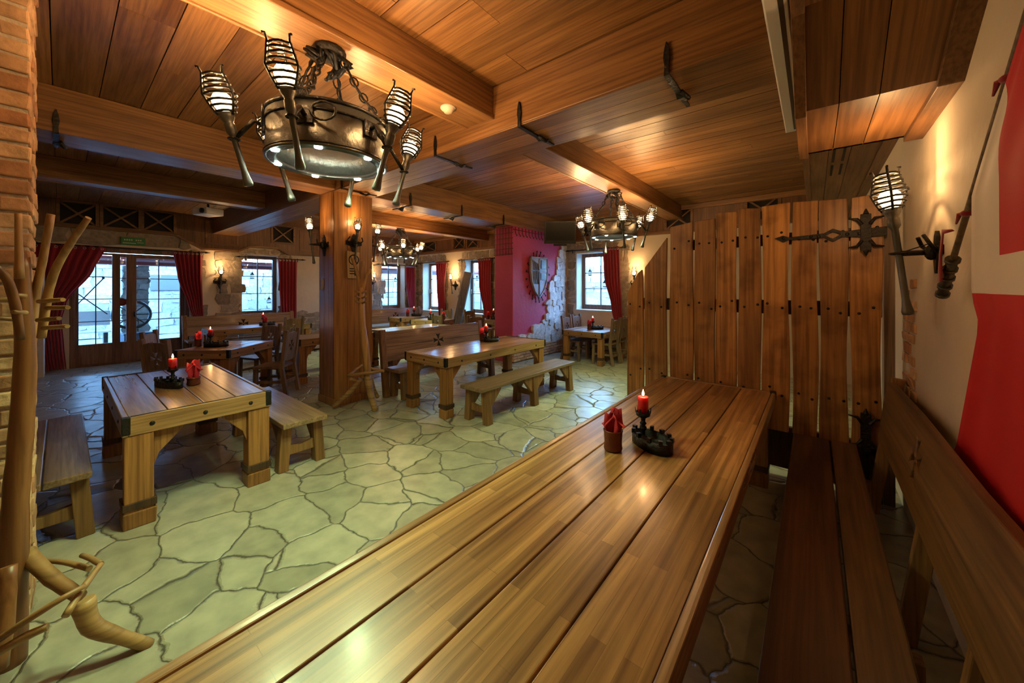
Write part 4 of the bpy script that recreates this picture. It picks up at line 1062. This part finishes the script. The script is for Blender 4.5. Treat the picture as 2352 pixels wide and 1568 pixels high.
m.bb(.0185, .021, .01, .05, -.15, -.07); m.build('marking', M['dark'], ns)
nt_ = MB().bb(-5.53, -5.46, 2.388, 2.4, 1.62, 1.78); tag(nt_.build('paper_notice', plain('grey_paper', (.5, .47, .43), .7), None, .003), 'small pale notice on the pillar face toward the studded table', 'notice')

# shield on the red pier
sh = thing('wall_shield', 'silvery heraldic shield ringed with iron spikes on the pink pier', 'shield', (-5.1, 7.16, 1.93), 0)
ow = lambda k, n: [(-.33 * k, .42 * k), (.33 * k, .42 * k), (.34 * k, .1 * k), (.29 * k, -.15 * k), (.18 * k, -.36 * k), (0, -.52 * k), (-.18 * k, -.36 * k), (-.29 * k, -.15 * k), (-.34 * k, .1 * k)]
silver = plain('hammered_silver', (.36, .39, .46), .62, .3, bump=.7, bs=18, var=.25)
MB().plate(ow(1, 0), .05, lambda u, v, d: Vector((.03 + d, u, v))).build('shield_plate', silver, sh, .012)
MB().loop([Vector((.085, u, v)) for u, v in ow(1.0, 0)], .018, 8).build('rim', silver, sh)
m = MB().bb(.08, .095, -.012, .012, -.48, .4).bb(.08, .095, -.3, .3, .1, .124)
m.bb(.08, .1, .06, .26, .17, .36); m.bb(.08, .098, .05, .27, -.1, .06)
for k in range(5): m.tube([(.088, -.28 + k * .055, .36 - k * .02), (.095, -.25 + k * .05, .2 - k * .03), (.088, -.26 + k * .055, .0 - k * .05), (.088, -.2 + k * .04, -.2)], .008, 5)
m.build('relief', M['bronze'], sh, .003)
sp = MB()
for k in range(20):
    a = 2 * PI * k / 20 + .1; c, s = math.cos(a), math.sin(a)
    b = Vector((.02, .36 * c, -.03 + .48 * s)); e = Vector((.05, .47 * c, -.03 + .60 * s))
    sp.tube([b, e], [.012, .009], 6); sp.sphere(e, .018, (1, 1, 1), 6, 4); t_ = Vector((0, -s, c)) * .03; sp.tube([e - t_, e + t_], .007, 5)
sp.build('spike', M['iron'], sh)
# lattice and hanging teeth at the head of the pier
la = thing('iron_lattice', 'rust-red iron lattice with hanging hooks around the head of the red pier', 'lattice', (-5.36, 6.25, 2.98))
m = MB()
for k in range(7): m.tube([(-.25 + k * .085, -.02, 0), (-.25 + k * .085, -.02, -.62)], .007, 5)
for k in range(6): m.tube([(-.27, -.025, -.02 - k * .115), (.27, -.025, -.02 - k * .115)], .007, 5); m.tube([(.262, -.03, -.02 - k * .115), (.30, -.03, -.02 - k * .115)], .011, 5)
m.build('bar_grid', M['rope'], la)
m = MB()
for k in range(12): 
    y = .08 + k * .125; m.tube([(.28, y, 0), (.285, y, -.13), (.31, y + .02, -.2), (.3, y + .05, -.17)], .009, 5)
m.tube([(.28, 0, -.06), (.28, 1.55, -.06)], .008, 5); m.build('hook', M['rope'], la)
# television on an arm
tvp = at(1287, 533, 8.15); dirc = math.atan2(-tvp.y, -tvp.x)
tv = thing('television', 'black flat television tilted on an arm above the pink pier', 'television', tvp, dirc + PI / 2 + .12)
Rx = Matrix.Rotation(.22, 3, 'X')
MB().box((0, .03, 0), (.70, .06, .50), Rx).build('casing', M['black'], tv, .01)
MB().box(Rx @ Vector((0, -.002, .02)), (.64, .008, .40), Rx).build('screen', plain('tv_screen', (.012, .011, .011), .35), tv)
bpy.data.materials['tv_screen'].node_tree.nodes['Principled BSDF'].inputs['Specular IOR Level'].default_value = .2
MB().box((0, .02, -.28), (.3, .05, .04), Rx).build('speaker_bar', M['black'], tv, .004)
MB().tube([(0, .06, -.02), (-.05, .3, -.03), (-.3, .45, 0)], .025, 8).build('mount_arm', M['iron'], tv)
# flag and pole on the right wall
fp = thing('flagpole', 'slanting wooden flagpole with ringed butt on the right plaster wall', 'flagpole', (XR, 2.5, 1.65))
d = Vector((0, -.8, .72)); p0 = Vector((-.07, .02, -.02))
MB().tube([p0, p0 + d * .3, p0 + d * 1.9], [.012, .010, .009], 10).build('pole', wood('dark_pole', 'z', (.09, .06, .035), (.25, .18, .11), .5), fp)
m = MB().tube([p0 - d * .02, p0 + d * .18], .018, 10)
for k in range(5): c = p0 + d * (-.02 + k * .05); m.tube([c, c + d.normalized() * .014], .024, 12)
m.build('butt_ring', M['bronze'], fp)
for f in (.42, .9, 1.3, 1.5, 1.75):
    c = p0 + d * f
    MB().sphere(c, .019, (1, 1.2, .7), 8, 5).tube([c, c + Vector((-.015, .02, .0)), c + Vector((-.02, .035, -.035))], [.009, .009, .003], 6).build('tie', M['velvet'], fp)
m = MB()
c = p0 + d * .34; m.grid([[c + Vector((-.02, 0, .0)), c + Vector((-.02, .03, .01))], [c + Vector((-.03, .1, .0)), c + Vector((-.03, .115, .02))], [c + Vector((-.03, .13, -.09)), c + Vector((-.03, .16, -.08))], [c + Vector((-.03, .12, -.2)), c + Vector((-.03, .19, -.2))]])
m.build('ribbon', M['velvet'], fp, 0, .004)
fm, nt, bs, N, L = newmat('flag_cloth')
tc = N('ShaderNodeTexCoord'); sx = N('ShaderNodeSeparateXYZ'); L(tc.outputs['Object'], sx.inputs[0])
def band(sock, a, b):
    g = N('ShaderNodeMath'); g.operation = 'GREATER_THAN'; g.inputs[1].default_value = a; L(sock, g.inputs[0])
    l = N('ShaderNodeMath'); l.operation = 'LESS_THAN'; l.inputs[1].default_value = b; L(sock, l.inputs[0])
    m_ = N('ShaderNodeMath'); m_.operation = 'MULTIPLY'; L(g.outputs[0], m_.inputs[0]); L(l.outputs[0], m_.inputs[1]); return m_
b1 = band(sx.outputs[1], 1.75, 9); b3 = band(sx.outputs[2], 1.63, 9); b2 = band(sx.outputs[2], 1.63, 1.745)
mm_ = N('ShaderNodeMath'); mm_.operation = 'MULTIPLY'; L(b1.outputs[0], mm_.inputs[0]); L(b3.outputs[0], mm_.inputs[1])
mxm = N('ShaderNodeMath'); mxm.operation = 'MAXIMUM'; L(mm_.outputs[0], mxm.inputs[0]); L(b2.outputs[0], mxm.inputs[1])
mix = N('ShaderNodeMixRGB'); mix.inputs[1].default_value = (.55, .005, .014, 1); mix.inputs[2].default_value = (.74, .68, .60, 1); L(mxm.outputs[0], mix.inputs['Fac']); L(mix.outputs[0], bs.inputs['Base Color'])
bs.inputs['Roughness'].default_value = .7; bs.inputs['Sheen Weight'].default_value = .0
bm = bmesh.new(); uvl = bm.loops.layers.uv.new('UVMap'); nu, nv = 40, 40; G = []
for i in range(nv + 1):
    v = i / nv; z = .78 + (2.95 - .78) * v; row = []
    zb_ = z
    for j in range(nu + 1):
        u = j / nu
        ytop = 2.5 - .8 * (z - 1.65) / .72 - .0   # pole line
        yl = 2.27 - (z - 1.65) * .5 if z < 1.65 else min(2.25, ytop - .015)
        if z < 1.52: yl = 2.0 + (1.52 - z) * .97
        elif z < 1.95: yl = 2.05 - .06 * max(0, (1.65 - z) / .13)
        else: yl = min(2.05, ytop - .085)
        yr = .9
        y = yl + (yr - yl) * u
        fold = .03 * math.sin(11 * u + 2 * v) * (1 - .4 * v) + .012 * math.sin(25 * u)
        k_ = min(1, max(0, (z - .94) / .64)); x = (XR - .024) * (1 - k_) + (XR - .094) * k_ + fold * .33
        x = min(x, XR - .012)
        row.append((bm.verts.new((x, y, z)), (u, v)))
    G.append(row)
for a, b in zip(G, G[1:]):
    for k in range(nu):
        q = [a[k], a[k + 1], b[k + 1], b[k]]; f = bm.faces.new([t_[0] for t_ in q]); f.smooth = True
        for lp, t_ in zip(f.loops, q): lp[uvl].uv = t_[1]
me = bpy.data.meshes.new('flag'); bm.to_mesh(me); bm.free(); me.materials.append(fm)
fo = bpy.data.objects.new('flag', me); COL.objects.link(fo); sm = fo.modifiers.new('solid', 'SOLIDIFY'); sm.thickness = .004
tag(fo, 'red flag with a white cross hanging from the slanting pole over the wall bench', 'flag')

# ------------------------------------------------------------------ coat racks made of peeled branches
cr = thing('coat_rack', 'large peeled-branch coat rack with pegs in front of the near brick wall', 'coat rack', (-2.69, -.13, 0))
w2l = lambda px, py, dd, dep=1.62: at(px, py, dep + dd) - Vector((-2.69, -.13, 0))
LR = .62
def limb(parent, name, pts, rs, mat, n=10):
    P = []
    for i in range(len(pts) - 1):
        for k in range(4): P.append(Vector(pts[i]).lerp(Vector(pts[i + 1]), k / 4))
    P.append(Vector(pts[-1])); R = []
    for i in range(len(pts) - 1):
        for k in range(4): R.append((rs[i] + (rs[i + 1] - rs[i]) * k / 4) * rnd(.95, 1.05))
    R.append(rs[-1])
    S = P[:]
    for _ in range(2): S = [S[0]] + [(S[i - 1] + S[i] * 2 + S[i + 1]) / 4 for i in range(1, len(S) - 1)] + [S[-1]]
    return MB().tube(S, [r_ * LR for r_ in R], n).build(name, mat, parent)
limb(cr, 'trunk', [w2l(20, 1560, 0), w2l(28, 1350, 0), w2l(35, 1150, 0), w2l(52, 960, 0), w2l(60, 800, 0), w2l(52, 690, -.01), w2l(52, 590, -.01)], [.085, .075, .062, .058, .05, .045, .034], M['root'], 14)
limb(cr, 'branch', [w2l(70, 790, .02), w2l(78, 690, .03), w2l(98, 600, .03), w2l(117, 492, .02)], [.03, .025, .022, .021], M['branch'])
limb(cr, 'branch', [w2l(95, 775, -.03), w2l(108, 680, -.05), w2l(125, 620, -.06), w2l(160, 560, -.07), w2l(203, 500, -.08)], [.022, .024, .022, .02, .017], M['branch'])
limb(cr, 'branch', [w2l(45, 640, -.05), w2l(43, 560, -.05), w2l(42, 490, -.05)], [.024, .018, .017], M['branch'])
limb(cr, 'branch', [w2l(48, 780, -.05), w2l(36, 700, -.07), w2l(18, 640, -.1), w2l(-12, 610, -.14)], [.022, .026, .024, .02], M['root'])
for (a, b, c, d) in ((90, 692, 145, 688), (105, 707, 156, 706), (88, 735, 136, 731), (100, 753, 155, 749), (60, 680, 18, 676), (60, 718, 28, 716), (35, 686, -14, 688), (34, 733, -14, 730)):
    limb(cr, 'peg', [w2l(a, b, -.04), w2l(c, d, -.12 if c > a else -.09)], [.016, .013], M['branchh'], 8)
LR = .76
limb(cr, 'foot', [w2l(60, 1270, .05), w2l(120, 1330, .0), w2l(185, 1370, -.03)], [.04, .036, .03], M['branchh'])
limb(cr, 'foot', [w2l(190, 1380, .0), w2l(205, 1440, .0), w2l(270, 1460, .03), w2l(345, 1482, .09)], [.05, .045, .036, .03], M['branchh'])
limb(cr, 'foot', [w2l(20, 1300, -.1), w2l(10, 1420, -.14), w2l(-15, 1540, -.17)], [.03, .04, .05], M['root'])
for P_, R_ in (([w2l(-20, 1480, -.26), w2l(60, 1425, -.24), w2l(140, 1375, -.2), w2l(195, 1345, -.13)], [.016, .016, .014, .012]), ([w2l(150, 1415, -.2), w2l(190, 1350, -.12), w2l(232, 1295, -.02)], [.017, .016, .014]), ([w2l(232, 1295, -.02), w2l(205, 1280, .05), w2l(188, 1275, .08)], [.014, .014, .013]),
               ([w2l(205, 1305, .05), w2l(150, 1290, .12), w2l(100, 1287, .16)], [.016, .015, .012]), ([w2l(-25, 1510, -.27), w2l(60, 1460, -.25), w2l(110, 1438, -.22)], [.02, .02, .017])):
    limb(cr, 'ring_twig', P_, R_, M['branchh'])
LR = 1.35
c2 = thing('coat_rack', 'slender peeled-branch coat rack standing against the wooden pillar', 'coat rack', (-4.95, 2.72, 0))
w2 = lambda px, py, dd=0: at(px, py, 5.03 + dd) - Vector((-4.95, 2.72, 0))
limb(c2, 'trunk', [w2(845, 860), w2(838, 790), w2(832, 750), w2(830, 700), w2(829, 660)], [.035, .04, .032, .03, .032], M['branch'])
limb(c2, 'branch', [w2(830, 670), w2(822, 630), w2(808, 590)], [.022, .018, .014], M['branch'], 8)
limb(c2, 'branch', [w2(831, 670), w2(840, 635), w2(852, 618)], [.02, .016, .014], M['branch'], 8)
limb(c2, 'branch', [w2(830, 665), w2(832, 620), w2(834, 600)], [.02, .016, .013], M['branch'], 8)
for s_ in (-1, 1):
    for k in range(3): limb(c2, 'peg', [w2(829 + s_ * 3, 672 + k * 12, -.03), w2(829 + s_ * 12, 668 + k * 12, -.16)], [.011, .009], M['branchh'], 6)
for P_, R_ in (([w2(828, 870, .0), w2(800, 905, -.02), w2(766, 934, -.02)], [.03, .026, .022]), ([w2(842, 850), w2(850, 900, -.05), w2(862, 944, -.08)], [.035, .035, .03]), ([w2(846, 850, .05), w2(858, 895, .15), w2(868, 912, .2)], [.025, .022, .02])): limb(c2, 'foot', P_, R_, M['branchh'], 8)
for P_ in ([w2(800, 862, -.1), w2(830, 858, -.13), w2(880, 852, -.05)], [w2(803, 862, -.1), w2(815, 850, .05), w2(832, 838, .15)], [w2(805, 870, -.1), w2(822, 874, 0), w2(850, 868, .15)], [w2(880, 852, -.05), w2(860, 848, .1), w2(835, 842, .15)]): limb(c2, 'ring_twig', P_, [.016, .015, .012], M['branchh'], 6)

# ------------------------------------------------------------------ courtyard outside
struct('ground', MB().bb(-30, XL - .42, -12, 22, -.2, -.02).bb(-30, 12, YB + .42, 24, -.2, -.021), plain('courtyard_gravel', (.20, .24, .26), .9, bump=.4, bs=12, var=.15))
mb = stones([(-8, 14, 0, 2.7, 0)], PX(-18.0), .05, None, (.4, .9), (.2, .4), .01); mb.bb(-18.3, -17.99, -8, 14, 0, 2.7)
struct('wall_courtyard', mb, island_stone('courtyard_stone', (.24, .22, .2), (.42, .39, .35)))
mb = stones([(-16, 8, 0, 2.6, 0)], lambda u, v, w: Vector((u, 15 - w, v)), .05, None, (.4, .9), (.2, .4), .01); mb.bb(-16, 8, 15, 15.3, 0, 2.6)
struct('wall_courtyard', mb, island_stone('courtyard_stone', (.26, .24, .22), (.44, .41, .37)))
pg = thing('pergola', 'dark red pergola roof with pale braces outside the glass doors', 'pergola', (-14.7, 2.5, 0))
m = MB()
for k in range(21): m.bb(-1.0, 2.5, -4.5 + k * .72, -4.5 + k * .72 + .7, 2.3, 2.36)
m.build('roof_boards', plain('maroon_boards', (.20, .03, .03), .7), pg)
for y in (-4.4, -.4, 4.6):
    MB().bb(1.3, 1.45, y, y + .15, 0, 2.3).build('post', M['ivory'], pg, .01)
    MB().tube([(1.37, y + .07, 1.6), (1.37, y + .4, 2.0), (1.37, y + 1.0, 2.28)], .05, 8).build('brace', M['ivory'], pg)
MB().bb(1.28, 1.46, -4.5, 5.5, 2.22, 2.32).build('beam', plain('maroon_beam', (.22, .035, .035), .7), pg)
gt = struct('wall_courtyard', stones([(1.0, 1.5, 0, 2.2, 0)], PX(-13.6), .06, None, (.2, .3), (.12, .2), .006).bb(-13.9, -13.59, 1.02, 1.48, 0, 2.2), island_stone('grey_stone', (.16, .15, .14), (.3, .28, .26)))
bn = thing('garden_bench', 'pale garden bench seen through the left pane of the glass doors', 'garden bench', (-15.2, .1, 0), PI / 2)
MB().bb(-.8, .8, -.2, .2, .42, .47).build('seat', M['ivory'], bn, .01)
MB().bb(-.8, .8, .2, .25, .6, 1.0).build('backrest', plain('wicker', (.25, .22, .2), .8, bump=.5, bs=50), bn, .01)
for x in (-.7, .7): MB().bb(x - .04, x + .04, -.18, .22, 0, .42).build('leg', M['iron'], bn)
wh = thing('cart_wheel', 'dark wheel standing outside behind the right door leaf', 'wheel', (-13.0, 1.12, .98))
m = MB().torus((0, 0, 0), .33, .035, Matrix(((0, 0, 1), (1, 0, 0), (0, 1, 0))), 28, 8); m.build('rim', M['black'], wh)
m = MB()
for k in range(4): a = k * PI / 4; m.tube([(0, -.33 * math.cos(a), -.33 * math.sin(a)), (0, .33 * math.cos(a), .33 * math.sin(a))], .012, 6)
m.sphere((0, 0, 0), .05); m.build('spoke', M['iron'], wh); 
bxo = thing('slate_box', 'dark blue box standing outside below the wheel', 'box', (-12.95, 1.2, 0), .2)
MB().bb(-.2, .2, -.28, .28, .02, .52).build('body', plain('slate_blue', (.03, .05, .08), .5), bxo, .02); MB().bb(-.21, .21, -.29, .29, .5, .54).build('lid', plain('slate_blue', (.04, .06, .09), .5), bxo, .01)
cs = tag(MB().tube([(XL - .75, .12, 1.1), (XL - .75, .62, 1.85)], [.012, .012], 6).sphere((XL - .75, .62, 1.86), .025).tube([(XL - .72, .12, 1.65), (XL - .72, .68, 1.05)], .012, 6).tube([(XL - .75, .15, 0), (XL - .75, .15, 1.2)], .012, 6).build('crossed_sticks', M['black']), 'two thin crossed sticks outside the left door pane', 'sticks')
pq = MB().bb(-17.95, -17.9, 2.0, 3.1, 1.55, 2.1); tag(pq.build('wall_plaque', plain('slate_plaque', (.08, .08, .1), .6), None, .01), 'dark plaque on the courtyard wall outside', 'plaque')

# ------------------------------------------------------------------ light
w = bpy.data.worlds.new('sky'); SC.world = w; w.use_nodes = True
bg = w.node_tree.nodes['Background']; bg.inputs['Color'].default_value = (.22, .52, 1.0, 1); bg.inputs['Strength'].default_value = 14.0
def portal(c, sx, sy, rot):
    l = bpy.data.lights.new('window_portal', 'AREA'); l.shape = 'RECTANGLE'; l.size = sx; l.size_y = sy; l.cycles.is_portal = True
    o = bpy.data.objects.new('window_portal', l); COL.objects.link(o); o.location = c; o.rotation_euler = rot
for op in (DOOR, W2, W3): portal((XL - .35, (op[0] + op[1]) / 2, (op[2] + op[3]) / 2), op[3] - op[2], op[1] - op[0], (0, -PI / 2, 0))
for op in (W4, W5, W6): portal(((op[0] + op[1]) / 2, YB + .38, (op[2] + op[3]) / 2), op[1] - op[0], op[3] - op[2], (-PI / 2, 0, 0))
SC.view_settings.view_transform = 'Standard'; SC.view_settings.look = 'None'; SC.view_settings.gamma = 1; SC.view_settings.exposure = 1.15; SC.view_settings.use_curve_mapping = False
SC.cycles.max_bounces = 8; SC.cycles.diffuse_bounces = 4; SC.cycles.glossy_bounces = 3; SC.cycles.use_adaptive_sampling = True; SC.cycles.adaptive_threshold = .02; SC.cycles.transparent_max_bounces = 16
